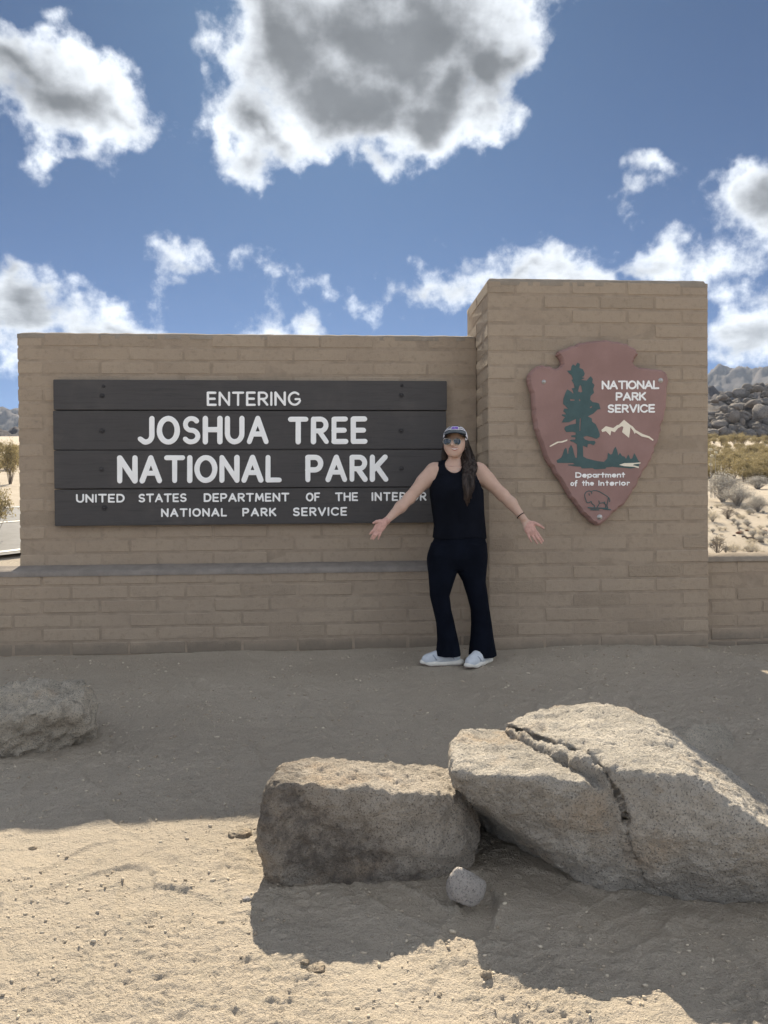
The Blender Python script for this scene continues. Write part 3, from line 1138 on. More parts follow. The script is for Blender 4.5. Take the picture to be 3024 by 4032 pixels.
def build_arrowhead():
    yb, yf = W_PIL - 0.004, W_PIL - 0.062
    BROWN = mat_arrow()
    GREEN = mat_paint('plaque_green', (0.060, 0.108, 0.112), 0.65, 0.25, 0.25, 60)
    CREAM = mat_paint('plaque_cream', (0.80, 0.73, 0.60), 0.6, 0.1, 0.2, 40)
    c0 = at(*zp(830, 1100), yf)
    root = empty('arrowhead_plaque', (c0.x, W_PIL - 0.03, at(*zp(830, 2000), yf).z))
    tag(root, 'reddish brown arrowhead plaque reading NATIONAL PARK SERVICE Department of the Interior', 'plaque')
    out = [(415, 215), (480, 185), (560, 160), (640, 125), (760, 105), (900, 98), (1030, 110), (1120, 140), (1190, 175), (1235, 230), (1230, 260),
           (1205, 290), (1195, 340), (1215, 365), (1300, 380), (1400, 395), (1480, 400), (1530, 430), (1545, 480), (1540, 600), (1525, 750),
           (1510, 850), (1480, 950), (1465, 1050), (1420, 1170), (1395, 1240), (1350, 1350), (1290, 1450), (1230, 1560), (1165, 1660),
           (1120, 1740), (1040, 1820), (960, 1890), (900, 1950), (850, 1990), (820, 1996), (765, 1965), (700, 1905), (640, 1840), (580, 1760),
           (520, 1680), (475, 1600), (405, 1490), (345, 1400), (290, 1310), (262, 1220), (220, 1110), (185, 1000), (165, 900), (155, 770),
           (145, 640), (112, 545), (105, 480), (140, 410), (185, 375), (250, 354), (320, 364), (380, 382), (432, 372), (452, 330), (440, 290), (410, 250)]
    # resample, with the chipped scallops along the edge
    ox = [Vector(p) for p in out]
    rs = []
    n = len(ox)
    for i in range(n):
        a, b, c, d = ox[i - 1], ox[i], ox[(i + 1) % n], ox[(i + 2) % n]
        for q in (0, 0.34, 0.67):
            t2, t3 = q * q, q ** 3
            rs.append(0.5 * ((2 * b) + (c - a) * q + (2 * a - 5 * b + 4 * c - d) * t2 + (3 * b - a - 3 * c + d) * t3))
    N = len(rs)
    rr = random.Random(3)
    nor = []
    for i in range(N):
        d = (rs[(i + 1) % N] - rs[i - 1]).normalized()
        nor.append(Vector((-d.y, d.x)))          # points inward for this winding
    cen = Vector((820, 1000))
    nor = [m if m.dot(cen - p) > 0 or True else -m for m, p in zip(nor, rs)]
    jag = [rr.uniform(-1, 1) for _ in range(N)]
    yp = {0: yb, 1: yf + 0.017, 2: yf}
    levels = [(0.0, 6, yb), (0.0, 9, yf + 0.026), (14.0, 13, yf + 0.009), (27.0, 9, yf)]
    bm = bmesh.new()
    rings = []
    for ins, am, yy in levels:
        rings.append([bm.verts.new(at(*zp(*(p + m * (ins + am * jg * (1 if k % 2 else 0.5)))), yf) + Vector((0, yy - yf, 0)))
                      for k, (p, m, jg) in enumerate(zip(rs, nor, jag))])
    for A, B in zip(rings[:-1], rings[1:]):
        for j in range(N):
            bm.faces.new((A[j], A[(j + 1) % N], B[(j + 1) % N], B[j]))
    last = rings[-1]
    tris = geometry.tessellate_polygon([[Vector((v.co.x, v.co.z, 0)) for v in last]])
    for tr in tris:
        try:
            bm.faces.new([last[i] for i in tr])
        except ValueError:
            pass
    link('panel', mesh_bm('panel', bm), root, BROWN)

    def place(x, y, h):
        return at(*zp(x, y), yf) + Vector((0, -h, 0))
    tree = [(392, 1330), (440, 1300), (455, 1270), (470, 1220), (488, 1198), (498, 1220), (503, 1262), (512, 1262), (520, 1205), (540, 1172), (560, 1210),
            (570, 1260), (582, 1300), (600, 1305), (604, 1230), (600, 1165), (560, 1140), (525, 1130), (540, 1118), (585, 1115), (585, 1095), (545, 1092),
            (540, 1075), (585, 1070), (590, 1048), (560, 1038), (490, 1040), (472, 1010), (480, 985), (530, 965), (590, 955), (590, 905), (560, 920),
            (520, 940), (445, 942), (465, 905), (480, 890), (445, 870), (450, 860), (490, 860), (480, 842), (460, 830), (470, 800), (510, 803),
            (480, 770), (458, 755), (462, 700), (480, 650), (500, 605), (530, 620), (565, 652), (560, 620), (545, 595), (575, 590), (570, 550),
            (545, 510), (560, 500), (545, 460), (520, 440), (500, 415), (540, 410), (545, 370), (560, 350), (585, 365), (605, 332), (630, 345),
            (625, 385), (660, 400), (680, 445), (670, 470), (650, 480), (680, 490), (640, 508), (700, 515), (720, 490), (740, 470), (762, 500),
            (755, 535), (780, 560), (765, 600), (775, 640), (740, 670), (735, 710), (760, 735), (800, 740), (825, 750), (840, 805), (810, 810),
            (770, 850), (710, 880), (750, 900), (755, 935), (790, 960), (815, 1010), (833, 1060), (830, 1090), (800, 1110), (740, 1090), (700, 1080),
            (665, 1090), (680, 1115), (720, 1130), (780, 1130), (790, 1150), (770, 1175), (735, 1160), (710, 1165), (705, 1198), (690, 1190), (660, 1180),
            (665, 1290), (700, 1310), (800, 1335), (875, 1345), (910, 1310), (918, 1250), (940, 1270), (960, 1265), (975, 1220), (993, 1190), (1010, 1225),
            (1020, 1280), (1040, 1252), (1060, 1285), (1085, 1290), (1100, 1315), (1125, 1270), (1145, 1315), (1165, 1310), (1185, 1255), (1210, 1300),
            (1225, 1330), (1248, 1355), (1230, 1375), (1235, 1395), (1150, 1412), (1080, 1405), (960, 1395), (900, 1400), (890, 1415), (780, 1420),
            (760, 1408), (650, 1412), (640, 1395), (580, 1390), (508, 1380), (510, 1372), (580, 1370), (560, 1357), (400, 1355)]
    holes = [[(632, 560), (622, 578), (610, 625), (635, 636), (655, 630), (645, 572)], [(530, 702), (532, 722), (572, 720), (580, 709)],
             [(630, 700), (618, 714), (628, 728), (636, 716)], [(630, 895), (626, 960), (626, 1030), (634, 1030), (640, 902)],
             [(730, 785), (735, 798), (758, 786), (752, 774)]]
    poly_slab('tree_emblem', [tree] + holes, place, -0.001, 0.0022, GREEN, root)
    mount = [(848, 1020), (895, 980), (970, 1000), (1010, 970), (1030, 965), (1080, 915), (1140, 965), (1170, 985), (1200, 1020), (1270, 1060), (1340, 1085),
             (1382, 1120), (1375, 1130), (1330, 1100), (1260, 1085), (1215, 1055), (1198, 1045), (1190, 1060), (1175, 1030), (1145, 990), (1140, 1040),
             (1130, 1098), (1060, 1040), (1075, 990), (1060, 980), (1020, 1000), (985, 1042), (950, 1028), (940, 1075), (895, 1030), (860, 1040)]
    poly_slab('mountain_emblem', [mount], place, -0.001, 0.0022, CREAM, root)
    poly_slab('snow_emblem', [[(318, 1185), (350, 1165), (400, 1138), (440, 1135), (503, 1115), (500, 1130), (450, 1148), (410, 1150), (330, 1190)]], place, -0.001, 0.0022, CREAM, root)
    poly_slab('river_emblem', [[(1030, 1375), (1080, 1358), (1180, 1355), (1248, 1350), (1246, 1362), (1185, 1368), (1168, 1378), (1232, 1393), (1228, 1408), (1180, 1395), (1080, 1388)]],
              place, -0.001, 0.0036, CREAM, root)
    px = (at(*zp(1000, 1000), yf) - at(*zp(999, 1000), yf)).length
    nrm = Vector((0, -1, 0))
    for w, x0, x1, y0, y1, st, sp in [('NATIONAL', 852, 1440, 515, 606, 19, 0.24), ('PARK', 995, 1307, 634, 722, 19, 0.26), ('SERVICE', 912, 1397, 757, 846, 19, 0.28),
                                      ('Department', 583, 1092, 1450, 1508, 14, 0.24), ('of', 532, 604, 1535, 1593, 14, 0.24), ('the', 650, 775, 1534, 1591, 14, 0.28),
                                      ('Interior', 818, 1140, 1533, 1590, 14, 0.30)]:
        bm = bmesh.new()
        dy = -3
        text_word(bm, w, at(*zp(x0, y1), yf - 0.0012), at(*zp(x1, y1 + dy), yf - 0.0012), at(*zp(x0, y0), yf - 0.0012), st * px * (1.0 if st > 15 else 0.9), sp, nrm)
        link('lettering', mesh_bm('lettering', bm), root, WHITE)
    bison = [[(684, 1712), (680, 1680), (692, 1655), (722, 1640), (745, 1647), (775, 1637), (825, 1646), (880, 1678), (922, 1708), (936, 1738), (930, 1752)],
             [(745, 1647), (752, 1668)], [(722, 1668), (728, 1685)],
             [(684, 1712), (692, 1735), (700, 1758), (722, 1760), (745, 1748), (752, 1770), (778, 1790), (775, 1808)],
             [(822, 1742), (828, 1770), (812, 1795), (806, 1808)], [(828, 1768), (870, 1762), (892, 1782), (894, 1808)],
             [(920, 1715), (912, 1755), (906, 1785), (912, 1810)], [(878, 1752), (884, 1768)],
             [(712, 1812), (800, 1816), (910, 1818)], [(740, 1832), (822, 1834)], [(870, 1824), (938, 1832)]]
    bm = bmesh.new()
    for q, st in enumerate(bison):
        base = at(*zp(0, 0), yf)

        def pl(x, y, h, q=q):
            return at(*zp(x, y), yf) + Vector((0, -h - 0.0004 * (q + 1) - 0.001, 0))
        sm = []
        for i in range(len(st) - 1):
            a, b = Vector(st[max(i - 1, 0)]), Vector(st[i])
            c, d = Vector(st[i + 1]), Vector(st[min(i + 2, len(st) - 1)])
            for tq in (0, 0.33, 0.66):
                v = 0.5 * ((2 * b) + (c - a) * tq + (2 * a - 5 * b + 4 * c - d) * tq ** 2 + (3 * b - a - 3 * c + d) * tq ** 3)
                sm.append((v.x, v.y))
        sm.append(st[-1])
        add_stroke(bm, sm, 4.2 if q < 8 else 6, pl, 0.0012)
    link('bison_outline', mesh_bm('bison_outline', bm), root, GREEN)
    for x, y, r in [(262, 528, 17), (1455, 513, 20), (833, 1908, 22)]:
        c = at(*zp(x, y), yf)
        R = r * px
        bm = bmesh.new()
        nn = 14
        prof = [(1.25, 0.003), (1.25, -0.001), (1.0, -0.003), (0.62, -0.003), (0.60, -0.008), (0.3, -0.009)]
        rings = [[bm.verts.new(c + Vector((R * q * math.cos(a * 2 * math.pi / nn), dy, R * q * math.sin(a * 2 * math.pi / nn)))) for a in range(nn)] for q, dy in prof]
        for A, B in zip(rings[:-1], rings[1:]):
            for j in range(nn):
                bm.faces.new((A[j], A[(j + 1) % nn], B[(j + 1) % nn], B[j]))
        bm.faces.new(rings[-1])
        link('bolt', mesh_bm('bolt', bm, True), root, STEEL)


def mat_arrow():
    m, t, b = new_mat('plaque_brown', 0.68, 0.25)
    g = t.n('ShaderNodeNewGeometry').outputs['Position']
    sep = t.n('ShaderNodeSeparateXYZ')
    t.l(g, sep.inputs[0])
    # board joints and brush marks run diagonally
    di = t.math('SUBTRACT', sep.outputs[2], t.math('MULTIPLY', sep.outputs[0], 0.72))
    cmb = t.n('ShaderNodeCombineXYZ')
    t.l(di, cmb.inputs[0])
    st = t.noise(cmb.outputs[0], 46, 4, 0.75)
    a = t.noise(g, 5, 5, 0.6)
    f = t.noise(g, 200, 3, 0.7)
    c = t.mix(t.mapr(a, 0.3, 0.7), (0.262, 0.162, 0.145), (0.305, 0.192, 0.174))
    c = t.mix(t.math('MULTIPLY', t.mapr(st, 0.58, 0.72), 0.35), c, (0.20, 0.12, 0.108))
    c = t.mix(t.math('MULTIPLY', t.mapr(f, 0.56, 0.72), 0.2), c, (0.15, 0.085, 0.078))
    t.l(c, b.inputs['Base Color'])
    t.l(t.bump(t.math('ADD', st, f), 0.35, 0.002), b.inputs['Normal'])
    return m


build_arrowhead()


# ------------------------------------------------------------------ boulders
def hull_planes(pts):
    bm = bmesh.new()
    for p in pts:
        bm.verts.new(p)
    r = bmesh.ops.convex_hull(bm, input=list(bm.verts))
    bm.normal_update()
    cen = sum((Vector(p) for p in pts), Vector()) / len(pts)
    pl = []
    for f in bm.faces:
        n = f.normal.copy()
        c = f.calc_center_median()
        if n.dot(c - cen) < 0:
            n = -n
        d = n.dot(c)
        if not any(n.dot(m) > 0.995 and abs(d - e) < 0.004 for m, e in pl):
            pl.append((n, d))
    bm.free()
    return pl


def rock_field(pts, fld, k_round, k=0.01, op='add'):
    """a faceted stone with rounded edges"""
    pl = hull_planes(pts)
    A = np.array(pts)

    def fn(X, Y, Z):
        d = None
        for n, e in pl:
            q = X * n.x + Y * n.y + Z * n.z - e
            if d is None:
                d = q
            else:
                h = np.clip(0.5 + 0.5 * (d - q) / k_round, 0, 1)
                d = q * (1 - h) + d * h + k_round * h * (1 - h)
        return d
    fld.add(fn, A.min(0) - 0.03, A.max(0) + 0.03, k, op)


def roughen(V, F, amp, seed):
    N = vertex_normals(V, F)
    d = amp[0] * fbm(V, 3.2, 3, 0.5, seed) + amp[1] * fbm(V, 13, 4, 0.6, seed + 2) + amp[2] * (0.75 * fbm(V, 85, 3, 0.65, seed + 5) + -0.3 * fbm(V, 24, 3, 0.6, seed + 7, True))
    return V + N * d[:, None]


def finish_rock(name, fld, amp, seed, mat, label, cat='boulder', smooth=1, group=None):
    V, F = fld.mesh(smooth)
    V = roughen(V, F, amp, seed)
    c = V.mean(0)
    c[2] = V[:, 2].min()
    me = mesh_np(name, V - c, F, True)
    me.materials.append(mat)
    o = link(name, me, loc=Vector(c))
    tag(o, label, cat, group)
    return o


def P3(l):
    return [tuple(at(*q)) for q in l]


def build_boulders():
    G1 = mat_granite('granite_varnished', (0.55, 0.485, 0.41), dark=0.40, seed=1.0)
    G2 = mat_granite('granite_pale', (0.63, 0.575, 0.50), seed=4.0)
    G3 = mat_granite('granite_tan', (0.68, 0.60, 0.49), seed=9.0)
    G4 = mat_granite('granite_white', (0.80, 0.74, 0.69), seed=12.0, warm=False)
    G5 = mat_granite('pebble_stone', (0.58, 0.50, 0.40), seed=15.0)
    # --- squat block left of the big split boulder
    top = [(1040, 3030, 2.16), (1085, 2992, 2.26), (1230, 2980, 2.33), (1285, 2972, 2.36), (1460, 3012, 2.36), (1740, 3056, 2.33), (1850, 3078, 2.30),
           (1110, 3042, 2.115), (1240, 3066, 2.08), (1480, 3096, 2.065), (1700, 3106, 2.09), (1835, 3108, 2.16)]
    mid = [(1000, 3180, 2.13), (988, 3300, 2.10), (1006, 3420, 2.10), (1150, 3300, 2.075), (1500, 3300, 2.06), (1790, 3300, 2.09), (1905, 3330, 2.16), (1900, 3150, 2.22)]
    pts = P3(top + mid)
    for px, py in [(1010, 3430), (1150, 3478), (1400, 3484), (1650, 3472), (1860, 3430)]:
        p = at_z(px, py, 0.0)
        pts.append((p.x, p.y, -0.10))
    pts += [(pts[0][0] + 0.05, 2.55, -0.10), (0.50, 2.60, -0.10), (0.48, 2.52, 0.18), (pts[0][0] + 0.03, 2.46, 0.22)]  # unseen back, carried rightwards so it shades the gap beside it
    f = Field((-0.62, 1.85, -0.13), (0.66, 2.72, 0.45), 0.0065)
    rock_field(pts, f, 0.042)
    finish_rock('boulder', f, (0.030, 0.020, 0.0065), 3.0, G1, 'squat boulder with dark varnish stain and sunlit flat top, in front of sign')
    # --- the big split boulder
    f = Field((0.16, 1.50, -0.14), (2.05, 3.0, 0.72), 0.0075)
    left = P3([(1752, 2965, 2.20), (1782, 2895, 2.38), (1845, 2862, 2.50), (1950, 2856, 2.54), (2080, 2890, 2.50), (1772, 3045, 2.09), (1830, 3055, 2.06), (1900, 3065, 2.015),
               (2060, 3055, 1.965), (2250, 3085, 1.95), (2350, 3080, 1.95), (2400, 2960, 2.40), (1910, 3190, 2.06), (2010, 3275, 2.03),
               (2150, 3380, 2.01), (2290, 3440, 1.99), (2420, 3490, 1.98), (2480, 3200, 1.93), (2520, 3470, 1.95)])
    left += [(0.44, 2.62, 0.16), (0.46, 2.60, -0.06), (0.55, 2.66, 0.24), (0.62, 2.62, 0.02), (0.9, 2.7, -0.06), (0.82, 2.03, -0.08)]  # hidden rear bulk, added to block sun from the gap between the rocks
    rock_field(left, f, 0.022)
    right = P3([(1945, 2838, 2.48), (2010, 2800, 2.54), (2200, 2757, 2.58), (2410, 2766, 2.54), (2560, 2812, 2.44), (2750, 2925, 2.26), (2900, 3040, 2.10),
                (3030, 3140, 2.00), (3250, 3330, 1.88), (2120, 2890, 2.28), (2300, 2960, 2.03), (2380, 3000, 1.94), (2560, 2985, 1.93), (2760, 3030, 1.87),
                (2960, 3170, 1.81), (3150, 3330, 1.76), (2440, 3250, 1.90), (2500, 3470, 1.94), (2760, 3250, 1.84), (3100, 3420, 1.79)])
    for px, py in [(2480, 3490), (2700, 3510), (3000, 3505), (3300, 3495)]:
        p = at_z(px, py, 0.0)
        right.append((p.x, p.y, -0.10))
    right += [(1.05, 2.85, -0.1), (1.7, 2.5, -0.1), (0.85, 2.75, 0.1), (1.0, 2.75, 0.30)]
    rock_field(right, f, 0.042, 0.006)
    # the crack that splits it: a narrow open joint along the step between the two halves, then down the face
    line = np.array([(1935, 2846), (2030, 2872), (2125, 2906), (2210, 2938), (2300, 2972), (2360, 3014), (2415, 3078), (2440, 3150), (2470, 3260), (2490, 3340), (2545, 3450)], float)
    wid = np.array([8, 9, 9, 8.5, 8, 7, 6, 5.5, 5.5, 5.5, 5])

    def crack(X, Y, Z):
        d = [X * v.x + Y * v.y + (Z - CAM_H) * v.z for v in (rgt, upv, fwd)]
        px, py = 1512 + FPX * d[0] / d[2], 2016 - FPX * d[1] / d[2]
        best = np.full(np.broadcast(X, Y, Z).shape, 1.0)
        for (a, b, w0, w1) in zip(line[:-1], line[1:], wid[:-1], wid[1:]):
            e = b - a
            tq = np.clip(((px - a[0]) * e[0] + (py - a[1]) * e[1]) / (e ** 2).sum(), 0, 1)
            wob = 3 * np.sin(py * 0.035) + 2 * np.sin(px * 0.06 + 1)
            r = (np.hypot(px - a[0] - tq * e[0] + wob, py - a[1] - tq * e[1]) - (w0 + (w1 - w0) * tq)) * (2.0 / FPX)
            best = np.minimum(best, r)
        return best
    sl, X_, Y_, Z_ = f.sub((0.18, 1.6, -0.1), (1.6, 2.7, 0.6), 0)
    fs = f.f[sl]
    f.f[sl] = np.maximum(fs, -np.maximum(crack(X_, Y_, Z_), -(fs + 0.018)))
    finish_rock('boulder', f, (0.022, 0.018, 0.0075), 6.0, G2, 'largest boulder, pale granite split by a crack, right foreground')
    # --- weathered rock at the left edge
    f = Field((-2.9, 2.75, -0.12), (-0.85, 4.2, 0.5), 0.010)
    pts = P3([(150, 2690, 3.42), (230, 2665, 3.55), (330, 2672, 3.58), (365, 2700, 3.50), (60, 2740, 3.36), (-120, 2790, 3.40), (300, 2740, 3.34),
              (372, 2800, 3.42), (340, 2830, 3.30), (150, 2800, 3.20), (-250, 2880, 3.25)])
    for px, py in [(395, 2890), (300, 2925), (100, 2960), (-100, 2990), (-300, 3000)]:
        p = at_z(px, py, 0.0)
        pts.append((p.x, p.y, -0.08))
    pts += [(-1.35, 3.85, -0.08), (-2.3, 3.9, -0.08), (-2.2, 3.7, 0.14)]
    rock_field(pts, f, 0.016)
    finish_rock('boulder', f, (0.035, 0.035, 0.009), 11.0, G3, 'rough weathered rock lying in shade at the left edge')
    # --- low rock behind the big boulder
    f = Field((1.1, 2.75, -0.12), (1.9, 3.6, 0.35), 0.010)
    pts = P3([(2700, 2875, 3.15), (2790, 2832, 3.25), (2870, 2850, 3.25), (2930, 2960, 3.2), (2965, 3060, 3.12), (2720, 2960, 3.0), (2850, 3020, 2.95), (2650, 2930, 3.2)])
    pts += [(1.22, 2.92, -0.08), (1.72, 2.9, -0.08), (1.78, 3.4, -0.08), (1.25, 3.4, -0.08)]
    rock_field(pts, f, 0.03)
    finish_rock('boulder', f, (0.018, 0.018, 0.006), 15.0, G3, 'small brown rock half hidden behind the largest boulder')
    # --- pale loose stone in front
    f = Field((0.12, 1.78, -0.04), (0.56, 2.15, 0.22), 0.004)
    base = at_z(1842, 3600, 0.0)
    q_ = random.Random(8)
    pts = []
    for k in range(16):
        a, e = k * 2.4, math.asin(-0.85 + 1.6 * (k + 0.5) / 16)
        pts.append((base.x + 0.064 * math.cos(a) * math.cos(e) * q_.uniform(0.92, 1.12), base.y + 0.036 + 0.050 * math.sin(a) * math.cos(e), 0.048 + 0.056 * math.sin(e)))
    pts += [(base.x - 0.026, base.y + 0.040, 0.116), (base.x - 0.048, base.y + 0.03, 0.090), (base.x + 0.012, base.y + 0.025, 0.104)]
    rock_field(pts, f, 0.010, 0.004)
    finish_rock('loose_stone', f, (0.005, 0.004, 0.0016), 21.0, G4, 'pale fist-sized stone lying in shade before the boulders', 'stone')
    # --- a few small stones one can point at
    small = [(948, 3282, 0.030, 0.30, 'flat sunlit stone beside the left side of the squat boulder'),
             (973, 3535, 0.010, 0.7, 'tiny white stone in the sun left of the squat boulder shadow'),
             (2400, 3490, 0.016, 0.7, 'small stone tucked under the front of the largest boulder'),
             (1245, 3808, 0.017, 0.45, 'sunlit clod at the edge of the boulder shadow'),
             (1915, 3845, 0.010, 0.9, 'small upright stone catching sun at the shadow edge'),
             (1200, 3785, 0.008, 0.6, 'little pebble just left of the sunlit clod'),
             (128, 3330, 0.010, 0.5, 'small white pebble on sunlit sand at the far left')]
    for i, (px, py, r, fl, lab) in enumerate(small):
        p = at_z(px, py, 0.0)
        z = ground_z(p.x, p.y)
        bm = bmesh.new()
        bmesh.ops.create_icosphere(bm, subdivisions=3, radius=1)
        rr = np.array([tuple(v.co) for v in bm.verts])
        dd = 1 + 0.55 * fbm(rr, 1.1, 3, 0.55, 30.0 + i)
        for v, q in zip(bm.verts, dd):
            v.co = Vector((v.co.x * r * 1.25 * q, v.co.y * r * q, v.co.z * r * fl * q))
        o = link('loose_stone', mesh_bm('loose_stone', bm, True), mat=G5 if i != 1 else G4, loc=(p.x, p.y, z + r * fl * 0.35))
        tag(o, lab, 'stone')


build_boulders()


def build_pebbles():
    """gravel strewn over the sand: too small and many to count"""
    base = []
    for q in range(6):
        bm = bmesh.new()
        bmesh.ops.create_icosphere(bm, subdivisions=1, radius=1)
        r = random.Random(q)
        V = np.array([tuple(v.co * r.uniform(0.65, 1.2)) for v in bm.verts])
        F = np.array([[v.index for v in f.verts] for f in bm.faces])
        bm.free()
        base.append((V, F))
    Vs, Fs, n0 = [], [], 0
    r2 = np.random.default_rng(5)
    n = 8500
    ys = 1.2 + 4.1 * r2.random(n) ** 1.3
    xs = (r2.random(n) * 2 - 1) * (0.62 * ys + 0.2) + 0.067 * ys
    dens = fbm(np.stack([xs, ys, xs * 0], -1), 2.3, 2, 0.5, 17.0)
    for x, y, dn in zip(xs, ys, dens):
        if dn < -0.12:
            continue
        size = 0.0016 + 0.0042 * r2.random() ** 4 + (0.004 if r2.random() < 0.01 else 0)
        size *= 0.75 + 0.22 * y
        V, F = base[r2.integers(6)]
        a = r2.random() * 6.28
        c, s = math.cos(a), math.sin(a)
        sc = size * np.array([1.0 + 0.5 * r2.random(), 0.8, 0.55 + 0.3 * r2.random()])
        W = V * sc
        W = np.stack([W[:, 0] * c - W[:, 1] * s, W[:, 0] * s + W[:, 1] * c, W[:, 2]], 1)
        W += np.array([x, y, ground_z(x, y) + size * 0.25])
        Vs.append(W)
        Fs.append(F + n0)
        n0 += len(W)
    m = mat_varied('gravel', (0.30, 0.25, 0.19), (0.55, 0.48, 0.38), 0.9)
    o = link('gravel', mesh_np('gravel', np.concatenate(Vs), np.concatenate(Fs), True), mat=m)
    tag(o, 'fine loose gravel scattered over the sand', 'gravel', kind='stuff')


build_pebbles()


# ------------------------------------------------------------------ the desert beyond the wall
def land_hit(px, py, y0=6.0):
    """where a line of sight meets the lie of the land beyond the wall"""
    r = ray(px, py)
    y = y0
    while y < 400:
        k = y / r.y
        if CAM_H + r.z * k < float(terrain(np.array(r.x * k), np.array(y))):
            break
        y *= 1.004
    k = y / r.y
    return Vector((r.x * k, y, ground_z(r.x * k, y)))


def build_road():
    ASPH = mat_paint('worn_asphalt', (0.115, 0.112, 0.11), 0.55, 0.35, 0.5, 20, 0.45)
    PAINT = mat_paint('road_paint', (0.72, 0.71, 0.66), 0.6, 0.2, 0.2, 20)
    pts = []
    for (ax, ay), (bx, by) in zip(ROAD[:-1], ROAD[1:]):
        for q in np.linspace(0, 1, 24, endpoint=False):
            pts.append((ax + (bx - ax) * q, ay + (by - ay) * q))
    pts.append(ROAD[-1])
    P = np.array(pts)
    for _ in range(14):
        P[1:-1] = 0.25 * P[:-2] + 0.5 * P[1:-1] + 0.25 * P[2:]
    T = np.gradient(P, axis=0)
    T /= np.linalg.norm(T, axis=1)[:, None]
    N = np.stack([-T[:, 1], T[:, 0]], 1)

    def strip(name, a, b, lift, mat, parent=None):
        rows = []
        for o in np.linspace(a, b, 5):
            q = P + N * o
            z = terrain(q[:, 0], q[:, 1]) + lift
            rows.append(np.column_stack([q, z]))
        R = np.stack(rows, 1)
        n, m = R.shape[:2]
        i = np.arange(n * m).reshape(n, m)
        F = np.stack([i[:-1, :-1], i[1:, :-1], i[1:, 1:], i[:-1, 1:]], -1).reshape(-1, 4)[:, ::-1]
        return link(name, mesh_np(name, R.reshape(-1, 3), F, True), parent, mat)
    road = strip('road', -3.2, 3.2, 0.07, ASPH)
    tag(road, kind='structure')
    for o in (-2.95, 0.0, 2.95):
        strip('road_line', o - 0.07, o + 0.07, 0.078, PAINT, road)


build_road()


def twig_bush(name, n, R, H, thick, seed, leaf=0, leaf_size=0.02, branch=3, droop=0.1):
    """a shrub of real twigs fanning from its root, with small leaves where it has any; R wide, H high"""
    r = np.random.default_rng(seed)
    Vt, Ft, Vl, Fl = [], [], [], []
    nt = nl = 0

    def stick(a, b, ra, rb):
        nonlocal nt
        d = b - a
        d /= np.linalg.norm(d) + 1e-9
        u = np.cross(d, [0.3, 0.5, 0.8])
        u /= np.linalg.norm(u) + 1e-9
        v = np.cross(d, u)
        for c, rr in ((a, ra), (b, rb)):
            for q in range(3):
                an = q * 2.094
                Vt.append(c + rr * (u * math.cos(an) + v * math.sin(an)))
        for q in range(3):
            Ft.append((nt + q, nt + (q + 1) % 3, nt + 3 + (q + 1) % 3, nt + 3 + q))
        nt += 6

    for i in range(n):
        az = r.random() * 6.283
        sp = r.random() ** 0.6
        tip = np.array([math.cos(az) * R * sp, math.sin(az) * R * sp, H * (1 - 0.55 * sp * sp) * r.uniform(0.75, 1.05)])
        root = np.array([math.cos(az), math.sin(az), 0]) * R * 0.10 * r.random()
        k = 4
        prev = root
        bend = r.normal(size=3) * 0.05 * H
        for s in range(1, k + 1):
            q = s / k
            p = root + (tip - root) * q + bend * math.sin(q * 3.1) + np.array([0, 0, H * 0.18 * math.sin(q * 3.14)])
            stick(prev, p, thick * (1 - 0.75 * (q - 1 / k)), thick * (1 - 0.75 * q))
            if q > 0.3:
                for _ in range(branch):
                    e = p + r.normal(size=3) * np.array([1, 1, 0.8]) * R * 0.22 + np.array([0, 0, 0.06 * H])
                    e[2] = max(e[2], 0.02)
                    stick(p, e, thick * 0.4, thick * 0.15)
                    for _l in range(leaf):
                        c = p + (e - p) * r.uniform(0.3, 1.1) + r.normal(size=3) * leaf_size * 1.2
                        a = r.normal(size=3)
                        a /= np.linalg.norm(a)
                        b = np.cross(a, r.normal(size=3))
                        b /= np.linalg.norm(b) + 1e-9
                        s2 = leaf_size * r.uniform(0.6, 1.3)
                        Vl.extend([c - a * s2, c + b * s2 * 0.5, c + a * s2, c - b * s2 * 0.5])
                        Fl.append((nl, nl + 1, nl + 2, nl + 3))
                        nl += 4
            prev = p
    tw = mesh_np(name + '_stems', np.array(Vt), np.array(Ft))
    lf = mesh_np(name + '_foliage', np.array(Vl), np.array(Fl)) if Fl else None
    return tw, lf


